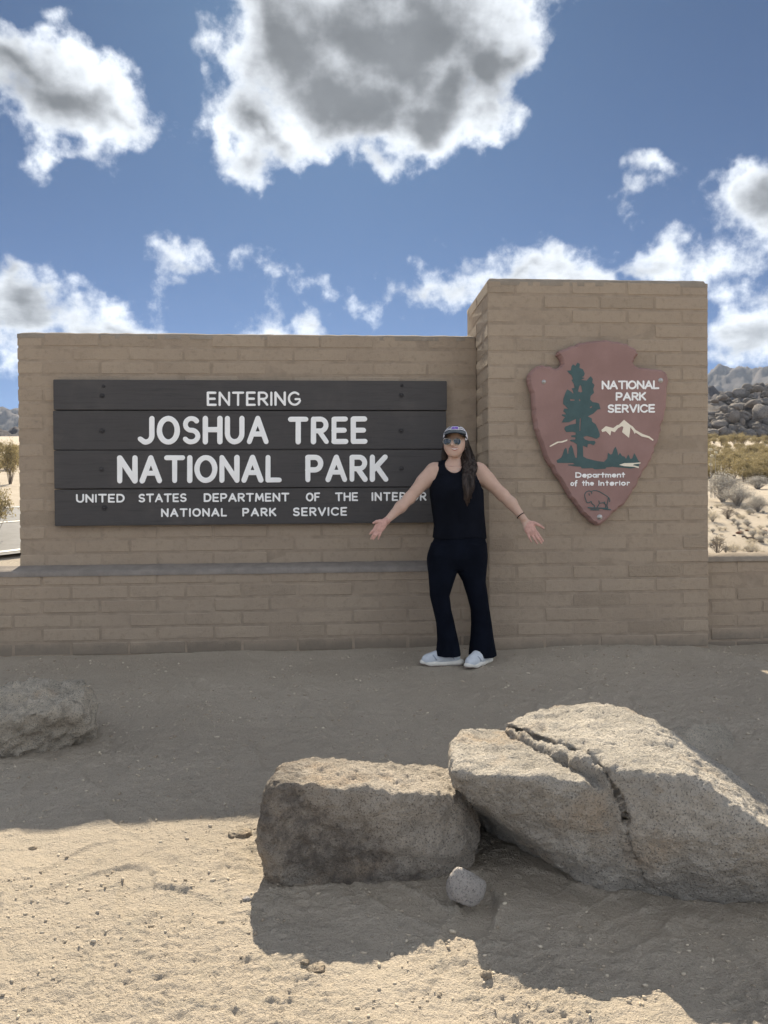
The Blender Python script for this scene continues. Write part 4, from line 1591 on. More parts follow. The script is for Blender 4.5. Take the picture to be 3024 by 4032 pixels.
def build_plants():
    TW_GREY = mat_varied('grey_twig', (0.26, 0.24, 0.22), (0.42, 0.39, 0.36), 0.9)
    TW_DARK = mat_varied('dark_twig', (0.10, 0.085, 0.075), (0.22, 0.18, 0.15), 0.9)
    LF_GREY = mat_varied('grey_leaf', (0.38, 0.36, 0.32), (0.58, 0.55, 0.49), 0.85, trans=0.3)
    LF_TAN = mat_varied('straw', (0.52, 0.44, 0.30), (0.68, 0.60, 0.44), 0.85, trans=0.3)
    LF_CREO = mat_varied('creosote_leaf', (0.22, 0.18, 0.085), (0.42, 0.345, 0.18), 0.6, 0.35, trans=0.35)
    kinds = {}

    def kind(key, tm, lm, *a, **k):
        tw, lf = twig_bush(key, *a, **k)
        tw.materials.append(tm)
        if lf:
            lf.materials.append(lm)
        kinds[key] = (tw, lf)
    for v in range(3):
        kind('grey%d' % v, TW_GREY, LF_GREY, 95, 0.5, 0.62, 0.006, 40 + v, leaf=3, leaf_size=0.016, branch=3)
        kind('creo%d' % v, TW_DARK, LF_CREO, 34, 0.75, 1.35, 0.010, 60 + v, leaf=9, leaf_size=0.030, branch=4)
    kind('dead0', TW_DARK, None, 26, 0.5, 0.5, 0.010, 81, branch=3)
    kind('straw0', TW_GREY, LF_TAN, 60, 0.5, 0.35, 0.004, 90, leaf=2, leaf_size=0.018, branch=2)
    rr = random.Random(21)

    def plant(name, key, pos, w, h, label, cat, group=None, base=(0.5, 0.62)):
        tw, lf = kinds[key]
        root = empty(name, pos)
        tag(root, label, cat, group)
        root.rotation_euler = (0, 0, rr.uniform(0, 6.28))
        root.scale = (w, w, h)
        for nm, me in (('stems', tw), ('foliage', lf)):
            if me is None:
                continue
            o = bpy.data.objects.new(nm, me)
            COL.objects.link(o)
            o.parent = root
        return root
    # grey shrubs right of the pillar: foot in the picture, width and height as seen
    for i, (px, py, wpx, hpx, lab) in enumerate([
            (2846, 1976, 128, 98, 'grey rounded desert shrub nearest the pillar edge'),
            (2905, 1990, 105, 66, 'pale grey shrub between two other grey shrubs'),
            (2984, 2010, 74, 54, 'small grey shrub lowest on the right of the three'),
            (2985, 1925, 95, 44, 'pinkish tan dry shrub behind the small grey shrub')]):
        p = land_hit(px, py)
        s = p.y / FPX
        plant('desert_shrub', 'grey%d' % (i % 3), p, wpx * s * 1.4, hpx * s / 0.55, lab, 'shrub', 'grey shrubs right of the pillar')
    p = land_hit(2866, 2046)
    plant('dead_shrub', 'dead0', p, 92 * p.y / FPX, 62 * p.y / FPX / 0.62, 'dark leafless twiggy shrub on bare sand right of pillar', 'shrub')
    p = land_hit(2826, 2188)
    plant('dead_shrub', 'dead0', p, 90 * p.y / FPX, 88 * p.y / FPX / 0.62, 'dry branching shrub just above the low right wall', 'shrub')
    for i, (px, py, lab) in enumerate([(2890, 2180, 'straw coloured dry grass tuft beside the low right wall'), (2960, 2172, 'pale straw tuft farthest right above the low wall'),
                                       (2806, 2060, 'sparse straw tuft against the pillar edge')]):
        p = land_hit(px, py)
        plant('dry_grass_tuft', 'straw0', p, 70 * p.y / FPX, 44 * p.y / FPX / 0.4, lab, 'grass tuft', 'straw tufts')
    for i in range(84):
        px, py = rr.uniform(2770, 3060), rr.uniform(1990, 2188)
        p = land_hit(px, py)
        k = rr.uniform(14, 44)
        plant('dry_grass_tuft', rr.choice(['straw0', 'grey1', 'straw0']), p, k * p.y / FPX, k * 0.5 * p.y / FPX / 0.45, 'small dry tuft on the pale sand beyond the low right wall', 'grass tuft', 'small tufts on the sand')
    # olive scrub filling the plain up to the rocks
    n = 0
    while n < 210:
        right = n < 186
        px = rr.uniform(2740, 3090) if right else rr.uniform(-60, 90)
        py = 1735 + 165 * rr.random() ** 0.8 if right else rr.uniform(1770, 1860)
        p = land_hit(px, py)
        if right and n % 5 > 1:
            yy = math.exp(rr.uniform(math.log(30), math.log(160)))
            p = at(px, 1800, yy)
            p.z = ground_z(p.x, p.y)
        if road_dist(np.array(p.x), np.array(p.y)) < 4.6:
            n += 0 if rr.random() < 0.9 else 1
            continue
        s = rr.uniform(0.35, 0.75) * (1.5 if p.y > 80 else 1.0)
        plant('creosote_bush', 'creo%d' % rr.randrange(3), p, s, s * rr.uniform(0.7, 1.0),
              'olive creosote bush in the scrub before the rocks' if right else 'olive creosote bush beyond the road at left', 'bush',
              'creosote bushes on the plain' if right else 'creosote bushes across the road')
        n += 1
    # bushes at the left edge that overhang the road
    for i, (px, py, wpx, hpx, lab) in enumerate([(40, 1905, 90, 165, 'tall creosote bush at the far left behind the wall end'),
                                                 (-25, 2120, 150, 215, 'leafy creosote bush leaning into the left edge over the road'),
                                                 (15, 2215, 130, 90, 'low creosote sprig at the left edge above the ledge')]):
        p = land_hit(px, py) if i != 2 else Vector(at(px, py, 6.6))
        if i == 2:
            p.z = ground_z(p.x, p.y)
            hpx = 200
        s = p.y / FPX
        plant('creosote_bush', 'creo%d' % i, p, wpx * s / 1.3, hpx * s / 1.45, lab, 'bush')
    # pale seed-head stalks by the pillar
    HEAD = mat_varied('seed_head', (0.66, 0.60, 0.46), (0.80, 0.76, 0.62), 0.8, trans=0.4)
    p = land_hit(2800, 1960)
    root = empty('seed_head_stalks', p)
    tag(root, 'pale seed head stalks standing against the pillar edge', 'plant')
    for i in range(5):
        h = (1972 - (1775, 1835, 1800, 1885, 1790)[i]) * p.y / FPX
        bm = bmesh.new()
        x, y = rr.uniform(-0.12, 0.12), rr.uniform(-0.1, 0.1)
        bmesh.ops.create_cone(bm, cap_ends=True, segments=5, radius1=0.008, radius2=0.004, depth=h)
        bmesh.ops.translate(bm, verts=bm.verts, vec=(x, y, h / 2))
        o = bpy.data.objects.new('stalk', mesh_bm('stalk', bm))
        o.data.materials.append(TW_GREY)
        COL.objects.link(o)
        o.parent = root
        bm = bmesh.new()
        for q in range(9):
            r = bmesh.ops.create_icosphere(bm, subdivisions=1, radius=0.030)
            bmesh.ops.translate(bm, verts=r['verts'], vec=(x + rr.uniform(-0.03, 0.03), y + rr.uniform(-0.03, 0.03), h + rr.uniform(-0.022, 0.022)))
        o = bpy.data.objects.new('seed_head', mesh_bm('seed_head', bm))
        o.data.materials.append(HEAD)
        COL.objects.link(o)
        o.parent = root
    # broken red stones and a stick on the bare ground
    RED = mat_granite('red_stone', (0.36, 0.20, 0.14), seed=3.0, warm=False)
    GR = mat_granite('dark_stone', (0.22, 0.19, 0.17), seed=5.0, warm=False)
    for i, (px, py, wpx, m, lab) in enumerate([(2912, 2100, 30, RED, 'flat red stone on the sand right of the pillar'), (2995, 2132, 26, GR, 'dark stone at the end of the stick'),
                                               (2940, 2090, 16, RED, 'small red stone chip beside the flat red stone'), (3012, 2092, 18, RED, 'red stone at the right picture edge'),
                                               (2890, 2108, 14, GR, 'small dark stone left of the flat red stone')]):
        p = land_hit(px, py)
        s = wpx * p.y / FPX / 2
        bm = bmesh.new()
        bmesh.ops.create_icosphere(bm, subdivisions=2, radius=1)
        q = random.Random(i)
        for v in bm.verts:
            v.co = Vector((v.co.x * s, v.co.y * s * 0.8, v.co.z * s * 0.5)) * q.uniform(0.8, 1.15)
        o = link('loose_stone', mesh_bm('loose_stone', bm), mat=m, loc=p + Vector((0, 0, s * 0.2)))
        tag(o, lab, 'stone')
    a, b = land_hit(2922, 2117), land_hit(2985, 2127)
    bm = bmesh.new()
    prev = None
    for i in range(7):
        c = a.lerp(b, i / 6) + Vector((0, 0, 0.03 + 0.015 * math.sin(i * 2.1)))
        ring = [bm.verts.new(c + Vector((0, 0.022 * math.cos(q * 1.0472), 0.022 * math.sin(q * 1.0472)))) for q in range(6)]
        if prev:
            for q in range(6):
                bm.faces.new((prev[q], prev[(q + 1) % 6], ring[(q + 1) % 6], ring[q]))
        else:
            bm.faces.new(ring)
        prev = ring
    bm.faces.new(prev)
    o = link('fallen_stick', mesh_bm('fallen_stick', bm), mat=TW_DARK)
    tag(o, 'dark fallen stick lying on the sand right of the pillar', 'stick')


build_plants()


def build_outcrop():
    ROCK = mat_granite('outcrop_rock', (0.235, 0.215, 0.20), seed=7.0)
    nt = ROCK.node_tree
    for nd in nt.nodes:          # far rock: coarser grain
        if nd.type in ('TEX_NOISE', 'TEX_VORONOI'):
            nd.inputs['Scale'].default_value *= 0.05
        if nd.type == 'BUMP':
            nd.inputs['Distance'].default_value = 0.25
    cx = ray(2950, 1712)
    Y0 = 165.0
    root = empty('rock_outcrop', (Y0 * cx.x / cx.y, Y0, float(terrain(np.array(100.0), np.array(Y0)))))
    tag(root, 'great pile of grey granite boulders beyond the scrub at right', 'rock outcrop')
    base = root.location.z

    def profile(x):
        """height of the pile above the plain along its length"""
        px = np.interp(x, [at(q, 1600, Y0).x for q in (2600, 2790, 2860, 2985, 3024, 3200)], [2600, 2790, 2860, 2985, 3024, 3200])
        top = np.interp(px, [2600, 2790, 2850, 2900, 2950, 3000, 3060, 3200], [1640, 1592, 1560, 1548, 1530, 1520, 1530, 1545])
        return (1712 - top) / FPX * (Y0 + 20) * 1.03
    # solid heart of the pile
    xs = np.linspace(at(2560, 1600, Y0).x, at(3300, 1600, Y0).x, 60)
    V, F = [], []
    for j, q in enumerate(np.linspace(0, 1, 12)):
        for x in xs:
            V.append((x, Y0 + 2 + 22 * q, base - 2.0 + (profile(x) + 1.5) * math.sin(q * 1.5)))
    V = np.array(V)
    V[:, 2] += 0.9 * fbm(V, 0.22, 3, 0.5, 2.0)
    i = np.arange(len(V)).reshape(12, 60)
    F = np.stack([i[:-1, :-1], i[:-1, 1:], i[1:, 1:], i[1:, :-1]], -1).reshape(-1, 4)
    o = bpy.data.objects.new('rock_bed', mesh_np('rock_bed', V - np.array(root.location), F, False))
    o.data.materials.append(ROCK)
    COL.objects.link(o)
    o.parent = root
    meshes = []
    for k in range(7):
        bm = bmesh.new()
        bmesh.ops.create_icosphere(bm, subdivisions=3, radius=1)
        A = np.array([tuple(v.co) for v in bm.verts])
        d = 1 + 0.42 * fbm(A, 0.9, 3, 0.5, 50 + k)
        pl = np.random.default_rng(k).normal(size=(6, 3))
        pl /= np.linalg.norm(pl, axis=1)[:, None]
        A = A * d[:, None]
        for n in pl:                       # split faces
            dd = A @ n - 0.72
            A -= np.maximum(dd, 0)[:, None] * n * 0.9
        for v, c in zip(bm.verts, A):
            v.co = Vector(c)
        me = mesh_bm('boulder', bm, True)
        me.materials.append(ROCK)
        meshes.append(me)
    r = random.Random(77)
    spots = [(2995, 1625, 0.12, 62, 50), (2905, 1600, 0.2, 40, 26), (2845, 1566, 0.5, 36, 18), (2960, 1590, 0.4, 48, 26), (2985, 1530, 0.75, 34, 20),
             (2890, 1640, 0.15, 36, 40), (2850, 1610, 0.3, 30, 22), (2925, 1662, 0.05, 18, 26), (2812, 1580, 0.4, 30, 14)]
    for _ in range(240):
        px = r.uniform(2740, 3075)
        q = r.random() ** 1.2
        x = at(px, 1600, Y0).x
        top = 1712 - profile(x) * FPX / (Y0 + 20)
        py = 1712 + (top - 1712) * q
        s = 9 + 26 * r.random() ** 2.2
        spots.append((px, py, q, s * r.uniform(1.0, 1.9), s))
    for _ in range(16):
        px = r.uniform(2770, 3060)
        q = r.random()
        top = 1712 - profile(at(px, 1600, Y0).x) * FPX / (Y0 + 20)
        s = r.uniform(24, 40)
        spots.append((px, 1705 + (top + 14 - 1705) * q, q, s * r.uniform(1.1, 1.7), s))
    for px, py, q, w, h in spots:
        Y = Y0 + 1 + 21 * q
        p = at(px, py, Y)
        m = Y / FPX
        o = bpy.data.objects.new('boulder', r.choice(meshes))
        COL.objects.link(o)
        o.parent = root
        o.location = Vector((p.x, Y, p.z)) - root.location
        o.scale = (w * m * 0.62, w * m * 0.6, h * m * 0.62)
        o.rotation_euler = (r.uniform(-0.4, 0.4), r.uniform(-0.5, 0.5), r.uniform(0, 6.28))
    return root


build_outcrop()


def build_mountains():
    m, t, b = new_mat('mountain_slope', 0.95, 0.1)
    g = t.n('ShaderNodeNewGeometry').outputs['Position']
    a = t.noise(g, 0.02, 6, 0.65)
    f = t.noise(g, 0.16, 4, 0.7)
    c = t.mix(t.mapr(a, 0.35, 0.65), (0.06, 0.054, 0.058), (0.105, 0.094, 0.096))
    c = t.mix(t.math('MULTIPLY', t.mapr(f, 0.5, 0.7), 0.75), c, (0.045, 0.044, 0.04))
    t.l(c, b.inputs['Base Color'])

    def ridge(name, R0, R1, prof, seed, n_az=640, n_r=60, rough_=1.0):
        az = np.linspace(-0.75, 0.95, n_az)
        q = np.linspace(0, 1, n_r)
        A, Q = np.meshgrid(az, q, indexing='ij')
        R = R0 + (R1 - R0) * Q
        X, Y = R * np.sin(A), R * np.cos(A)
        el = np.interp(A, [p[0] for p in prof], [p[1] for p in prof])
        H = el * (R0 + 0.75 * (R1 - R0))
        base = terrain(X, Y) - 15
        P = np.stack([X, Y, np.zeros_like(X)], -1)
        Z = base * (1 - Q ** 0.8) + H * np.minimum(1, Q / 0.75) ** 0.9 + rough_ * (R1 - R0) * (0.038 * fbm(P, 7.0 / R0, 6, 0.6, seed, True) + 0.02 * fbm(P, 60.0 / R0, 4, 0.6, seed + 1)) * smooth01(Q * 4)
        Z = np.where(Q > 0.78, Z - (Q - 0.78) * 2.2 * H, Z)
        i = np.arange(n_az * n_r).reshape(n_az, n_r)
        F = np.stack([i[:-1, :-1], i[1:, :-1], i[1:, 1:], i[:-1, 1:]], -1).reshape(-1, 4)
        o = link(name, mesh_np(name, np.stack([X, Y, Z + CAM_H], -1).reshape(-1, 3), F, True), mat=m)
        tag(o, kind='structure')

    def e(px, py):
        a_, b_ = az_el(px, py)
        return a_, math.tan(b_)
    ridge('mountain', 1300, 2100, [(-0.75, 0.11), e(-100, 1650), e(0, 1640), e(75, 1628), e(500, 1700), e(1500, 1780), e(2400, 1600), e(2790, 1497), e(2880, 1468), e(2920, 1462),
                                   e(2960, 1470), e(3024, 1450), e(3200, 1430), (0.95, 0.12)], 5.0)
    ridge('foothill', 330, 470, [(-0.75, 0.075), e(0, 1735), e(80, 1745), e(1500, 1800), e(2600, 1640), e(2790, 1535), e(2820, 1545), e(2850, 1570), e(2920, 1562), e(3024, 1560), (0.95, 0.09)], 9.0, rough_=1.2)


build_mountains()


def build_haze():
    """thin bright desert air that veils the far rocks and mountains"""
    bm = bmesh.new()
    bm_box(bm, -3200, 3200, -60, 3300, -3, 470)
    me = mesh_bm('haze', bm)
    m = bpy.data.materials.new('haze_air')
    m.use_nodes = True
    nt = m.node_tree
    nt.nodes.clear()
    out = nt.nodes.new('ShaderNodeOutputMaterial')
    v = nt.nodes.new('ShaderNodeVolumePrincipled')
    v.inputs['Color'].default_value = (0.62, 0.76, 1.0, 1)
    v.inputs['Density'].default_value = 0.00009
    v.inputs['Anisotropy'].default_value = 0.2
    nt.links.new(v.outputs[0], out.inputs['Volume'])
    me.materials.append(m)
    o = link('haze', me)
    tag(o, 'thin bluish desert haze in the distance', 'haze', kind='stuff')


build_haze()


# ------------------------------------------------------------------ the person
YP = 4.86


def pp(px, py, dy=0.0):
    return at(px, py, YP + dy)


def row(y, xl, xr, depth, cy=0.0, inset=0.0):
    a, b = pp(xl, y), pp(xr, y)
    return ((a.z + b.z) / 2, (a.x + b.x) / 2, YP + cy, (b.x - a.x) / 2 - inset, depth - inset)


def tube(bm, pts, rad, n=6, cap=True):
    """swept round bar through points"""
    P = [Vector(p) for p in pts]
    R = rad if isinstance(rad, (list, tuple)) else [rad] * len(P)
    prev = None
    side = None
    for i, p in enumerate(P):
        d = (P[min(i + 1, len(P) - 1)] - P[max(i - 1, 0)]).normalized()
        if side is None:
            side = d.cross(Vector((0.21, 0.33, 0.92)))
            if side.length < 1e-3:
                side = d.cross(Vector((1, 0, 0)))
        side = (side - d * side.dot(d)).normalized()
        up = d.cross(side)
        ring = [bm.verts.new(p + R[i] * (side * math.cos(2 * math.pi * k / n) + up * math.sin(2 * math.pi * k / n))) for k in range(n)]
        if prev:
            for k in range(n):
                bm.faces.new((prev[k], prev[(k + 1) % n], ring[(k + 1) % n], ring[k]))
        elif cap:
            bm.faces.new(ring[::-1])
        prev = ring
    if cap:
        bm.faces.new(prev)


def curve_pts(pts, n):
    """smooth line through points (with any number of components)"""
    P = np.array(pts, float)
    out = []
    m = len(P)
    for q in np.linspace(0, m - 1, n):
        i = min(int(q), m - 2)
        t = q - i
        a, b, c, d = P[max(i - 1, 0)], P[i], P[i + 1], P[min(i + 2, m - 1)]
        out.append(0.5 * ((2 * b) + (c - a) * t + (2 * a - 5 * b + 4 * c - d) * t * t + (3 * b - a - 3 * c + d) * t ** 3))
    return np.array(out)


def build_person():
    SKIN, t, b = new_mat('skin', 0.55, 0.35)
    g = obj_co(t)
    a = t.noise(g, 14, 4, 0.6)
    c = t.mix(t.mapr(a, 0.3, 0.7), (0.50, 0.335, 0.262), (0.56, 0.385, 0.305))
    t.l(c, b.inputs['Base Color'])
    b.inputs['Subsurface Weight'].default_value = 0.12
    b.inputs['Subsurface Radius'].default_value = (0.012, 0.005, 0.003)
    LIPS = mat_flat('lips', (0.36, 0.135, 0.125), 0.5)
    PALM = mat_flat('palm_skin', (0.54, 0.315, 0.265), 0.55)
    BLACK = mat_cloth('black_knit', (0.0050, 0.0062, 0.0105))
    LEG = mat_cloth('black_leggings', (0.0042, 0.0058, 0.0112))
    HAIR = mat_hair()
    SHOE = mat_paint('shoe_mesh', (0.56, 0.60, 0.65), 0.8, 0.18, 0.8, 90)
    SOLE = mat_paint('shoe_sole', (0.74, 0.72, 0.66), 0.75, 0.2, 0.3, 60)
    STRIPE = mat_flat('shoe_stripe', (0.34, 0.38, 0.45), 0.7)
    OUTS = mat_flat('outsole_rubber', (0.20, 0.165, 0.14), 0.8)
    TEETH = mat_flat('teeth', (0.78, 0.74, 0.68), 0.35)
    CAPB = mat_cloth('cap_black', (0.012, 0.0125, 0.015))
    CAPG = mat_cloth('cap_grey', (0.12, 0.135, 0.15))
    CAPW = mat_cloth('cap_white', (0.74, 0.74, 0.80))
    PURP = mat_flat('cap_purple', (0.18, 0.10, 0.42), 0.7)
    LENS, tt, bb = new_mat('mirror_lens', 0.08, 0.6)
    bb.inputs['Base Color'].default_value = (0.012, 0.016, 0.022, 1)
    bb.inputs['Coat Weight'].default_value = 0.3
    METAL = mat_flat('thin_metal', (0.55, 0.50, 0.42), 0.3, 0.5, metallic=0.9)

    # shoes decide where she stands
    lt, lh = at_z(1676, 2612, 0.012), at_z(1797, 2612, 0.012)
    rt, rh = at_z(1838, 2630, 0.012), at_z(1925, 2602, 0.012)
    gz = min(ground_z(lt.x, lt.y), ground_z(rt.x, rt.y))
    root = empty('person', (0.91, YP, gz))
    tag(root, 'person in black tank top and flared leggings standing with both arms spread wide', 'person')

    # ---- torso as a field of its own: the tank top is grown from it
    lo, hi = (-0.08, YP - 0.30, -0.02), (1.92, YP + 0.28, 1.66)
    H = 0.0045
    T = Field(lo, hi, H)
    T.loft([row(2205, 1695, 1905, 0.110, 0.012, 0.016), row(2190, 1688, 1912, 0.132, 0.012, 0.012), row(2130, 1706, 1908, 0.115, 0, 0.012), row(2070, 1716, 1900, 0.098, -0.006, 0.010),
            row(2010, 1712, 1896, 0.098, -0.008, 0.010), row(1950, 1702, 1894, 0.108, -0.006, 0.010), row(1900, 1704, 1888, 0.110, 0, 0.010), row(1862, 1712, 1876, 0.088, 0.01, 0.006),
            row(1838, 1730, 1858, 0.070, 0.018, 0.0)], 0.02, power=2.3)
    for x in (1757, 1835):
        T.ellipsoid(pp(x, 1925, -0.062), (0.058, 0.052, 0.062), 0.05)
    for x in (1716, 1876):
        T.capsule(pp(1790, 1832, 0.03), pp(x, 1850, 0.012), 0.046, 0.044, 0.03)
    tank_f = T.f.copy() - 0.010

    B = T
    # neck and head
    B.capsule(pp(1791, 1795, 0.035), pp(1790, 1842, 0.04), 0.0525, 0.058, 0.025)
    HC = pp(1790, 1737, 0.012)
    B.ellipsoid(HC, (0.071, 0.092, 0.090), 0.01)
    B.ellipsoid(pp(1787, 1762, -0.018), (0.062, 0.070, 0.056), 0.03)
    B.capsule(pp(1776, 1782, -0.052), pp(1795, 1782, -0.048), 0.026, 0.026, 0.03)
    B.capsule(pp(1782, 1790, -0.066), pp(1789, 1790, -0.064), 0.0125, 0.0125, 0.02)
    B.ellipsoid(pp(1762, 1756, -0.058), (0.021, 0.020, 0.021), 0.02)
    B.ellipsoid(pp(1806, 1756, -0.050), (0.021, 0.020, 0.021), 0.02)
    B.capsule(pp(1781, 1735, -0.086), pp(1780, 1750, -0.104), 0.0085, 0.0110, 0.010)
    B.capsule(pp(1776, 1752, -0.092), pp(1786, 1752, -0.091), 0.0085, 0.0085, 0.006)
    B.capsule(pp(1772, 1767.5, -0.080), pp(1793, 1767.5, -0.076), 0.0062, 0.0055, 0.006)
    B.capsule(pp(1773, 1775.5, -0.078), pp(1792, 1775.5, -0.074), 0.0068, 0.0060, 0.006)
    B.ellipsoid(pp(1830, 1752, 0.012), (0.008, 0.018, 0.027), 0.008)
    # arms
    for pts in ([(1713, 1853, 0.01, 0.050), (1668, 1897, 0.0, 0.0475), (1612, 1962, -0.02, 0.0375), (1578, 1996, -0.04, 0.0370), (1524, 2049, -0.085, 0.0225)],
                [(1880, 1852, 0.01, 0.051), (1922, 1893, 0.0, 0.0490), (1977, 1947, -0.02, 0.0400), (2012, 1981, -0.04, 0.0385), (2061, 2043, -0.085, 0.0230)]):
        for (x0, y0, d0, r0), (x1, y1, d1, r1) in zip(pts[:-1], pts[1:]):
            B.capsule(pp(x0, y0, d0), pp(x1, y1, d1), r0, r1, 0.022)
    B.capsule(pp(1704, 1858, 0.01), pp(1690, 1876, 0.0), 0.050, 0.048, 0.03)
    B.capsule(pp(1890, 1858, 0.01), pp(1903, 1876, 0.0), 0.052, 0.050, 0.03)
    # hands: palm, then thumb from its side, then four unequal fingers, slightly curled
    fw = (0.0, 1.0, 0.0)
    hands = [
        dict(palm=[(1519, 2053, -0.088), (1499, 2068, -0.10), (1487, 2083, -0.108)], pr=(0.024, 0.034, 0.030), heel=(1510, 2072),
             thumb=[(1497, 2053, -0.10), (1483, 2053, -0.112), (1470, 2060, -0.118)],
             fin=[[(1475, 2084), (1466, 2092), (1457, 2102)], [(1481, 2090), (1470, 2106), (1461, 2121)], [(1490, 2094), (1479, 2109), (1470, 2123)], [(1501, 2093), (1494, 2108), (1489, 2122)]]),
        dict(palm=[(2065, 2050, -0.088), (2083, 2072, -0.10), (2094, 2092, -0.108)], pr=(0.024, 0.036, 0.034), heel=(2072, 2082),
             thumb=[(2100, 2058, -0.10), (2120, 2066, -0.113), (2141, 2080, -0.118)],
             fin=[[(2113, 2094), (2126, 2113), (2138, 2130)], [(2104, 2100), (2118, 2120), (2132, 2139)], [(2093, 2103), (2104, 2122), (2116, 2140)], [(2078, 2102), (2085, 2118), (2093, 2133)]])]
    for hd in hands:
        P = hd['palm']
        for i in (0, 1):
            B.capsule(pp(*P[i]), pp(*P[i + 1]), hd['pr'][i], hd['pr'][i + 1], 0.012, flat=(fw, 0.42))
        hx, hy = hd['heel']
        B.capsule(pp(hx, hy - 8, -0.098), pp(hx + (-6 if hx < 1800 else 4), hy + 10, -0.104), 0.017, 0.015, 0.014, flat=(fw, 0.7))
        th = hd['thumb']
        B.capsule(pp(*th[0]), pp(*th[1]), 0.0125, 0.0100, 0.010)
        B.capsule(pp(*th[1]), pp(*th[2]), 0.0100, 0.0075, 0.004)
        for q, f in enumerate(hd['fin']):
            r = (0.0092, 0.0095, 0.0090, 0.0078)[q]
            B.capsule(pp(*f[0], -0.108), pp(*f[1], -0.120), r, r * 0.92, 0.004)
            B.capsule(pp(*f[1], -0.120), pp(*f[2], -0.116), r * 0.92, r * 0.78, 0.003)
    # legs under the cloth, down into the shoes
    for hip, knee, ank in (((1748, 2215, 0.01), (1735, 2350, -0.02), (lh.lerp(lt, 0.20))), ((1856, 2215, 0.01), (1880, 2350, -0.025), (rh.lerp(rt, 0.22)))):
        k_ = pp(*knee)
        a_ = Vector((ank.x, ank.y, 0.08))
        B.capsule(pp(*hip), k_, 0.066, 0.046, 0.03)
        B.capsule(k_, a_, 0.044, 0.034, 0.02)
    V, F = B.mesh(1)
    me = mesh_np('body', V, F, True)
    for m_ in (SKIN, LIPS, PALM):
        me.materials.append(m_)
    fc = V[F].mean(1)
    mi = np.zeros(len(F), np.int32)
    nrm = np.cross(V[F[:, 2]] - V[F[:, 0]], V[F[:, 3]] - V[F[:, 1]])
    nrm /= np.linalg.norm(nrm, axis=1)[:, None] + 1e-12
    lc = pp(1782, 1771.5)
    for q in ((1495, 2080), (2096, 2090)):
        h_ = pp(*q)
        mi[(np.hypot(fc[:, 0] - h_.x, fc[:, 2] - h_.z) < 0.085) & (nrm[:, 1] < -0.25)] = 2
    me.polygons.foreach_set('material_index', mi)
    link('body', me, root)

    # the smile: lips and teeth laid on the face
    fv = V[(V[:, 1] < YP - 0.02) & (np.abs(V[:, 0] - lc.x) < 0.05) & (np.abs(V[:, 2] - lc.z) < 0.04)]

    def face_y(x, z):
        d2 = (fv[:, 0] - x) ** 2 + (fv[:, 2] - z) ** 2
        w_ = np.exp(-d2 / 0.004 ** 2)
        return float((w_ * fv[:, 1]).sum() / (w_.sum() + 1e-9))

    def mouth(name, bands, out, mat):
        bm = bmesh.new()
        for v0, v1 in bands:
            G = []
            for i in range(13):
                u = -1 + 2 * i / 12
                x = lc.x + u * 0.0225
                hh = 0.0098 * (1 - u * u) ** 0.75 + 0.0006
                rowv = []
                for k in range(4):
                    v = v0 + (v1 - v0) * k / 3
                    z = lc.z - 0.0015 + 0.0055 * u * u + v * hh
                    rowv.append(bm.verts.new((x, face_y(x, z) - out - 0.0012 * math.sin(math.pi * k / 3), z)))
                G.append(rowv)
            for i in range(12):
                for k in range(3):
                    bm.faces.new((G[i][k], G[i + 1][k], G[i + 1][k + 1], G[i][k + 1]))
        link(name, mesh_bm(name, bm, True), root, mat)
    mouth('lips', ((0.42, 1.0), (-1.0, -0.30)), 0.0022, LIPS)
    mouth('teeth', ((-0.34, 0.46),), 0.0012, TEETH)

    # ---- tank top
    Tk = Field(lo, hi, H)
    Tk.f = tank_f
    Tk.loft([row(1895, 1698, 1892, 0.117), row(1925, 1693, 1897, 0.125, -0.008), row(1960, 1697, 1900, 0.122, -0.010), row(2010, 1704, 1903, 0.115, -0.010), row(2060, 1711, 1906, 0.114, -0.006), row(2119, 1710, 1911, 0.124, 0)], 0.02)
    for (x0, y0), (x1, y1) in (((1709, 1805), (1670, 1900)), ((1869, 1805), (1909, 1908))):
        a_, b_ = pp(x0, y0), pp(x1, y1)
        d_ = (b_ - a_).normalized()

        def fn(X, Y, Z, a_=a_, b_=b_):
            ab = np.array([b_.x - a_.x, b_.z - a_.z])
            tq = np.clip(((X - a_.x) * ab[0] + (Z - a_.z) * ab[1]) / (ab ** 2).sum(), 0, 1)
            return np.hypot(X - a_.x - tq * ab[0], Z - a_.z - tq * ab[1]) + 0 * Y - 0.036
        Tk.add(fn, (min(a_.x, b_.x) - 0.06, lo[1], b_.z - 0.06), (max(a_.x, b_.x) + 0.06, hi[1], a_.z + 0.12), 0.003, 'cut')
        # nothing of the shirt beyond the arm holes
        sgn = 1 if x0 > 1800 else -1
    xl_, xr_ = pp(1690, 1900).x, pp(1896, 1900).x
    zc = pp(1790, 1921).z

    def outside(X, Y, Z):
        return np.where(Z > zc, np.maximum(xl_ - X, X - xr_), -1.0) + 0 * Y
    Tk.add(outside, lo, hi, 0.002, 'and')
    zh = pp(1810, 2119).z

    def hem(X, Y, Z):
        return zh + 0.006 * np.sin(X * 23) - Z + 0 * Y
    Tk.add(hem, lo, hi, 0.002, 'and')
    Tk.ellipsoid(pp(1791, 1818, -0.09), (0.064, 0.135, 0.072), 0.003, 'cut')
    Tk.ellipsoid(pp(1791, 1812, 0.10), (0.066, 0.120, 0.050), 0.003, 'cut')
    V, F = Tk.mesh(2)
    N = vertex_normals(V, F)
    fold = 0.0065 * fbm(V * np.array([1.0, 1.0, 0.45]), 10, 3, 0.5, 5.0)
    V = V + N * fold[:, None]
    link('tank_top', mesh_np('tank_top', V, F, True), root, BLACK)

    # ---- flared leggings
    L = Field(lo, hi, H)
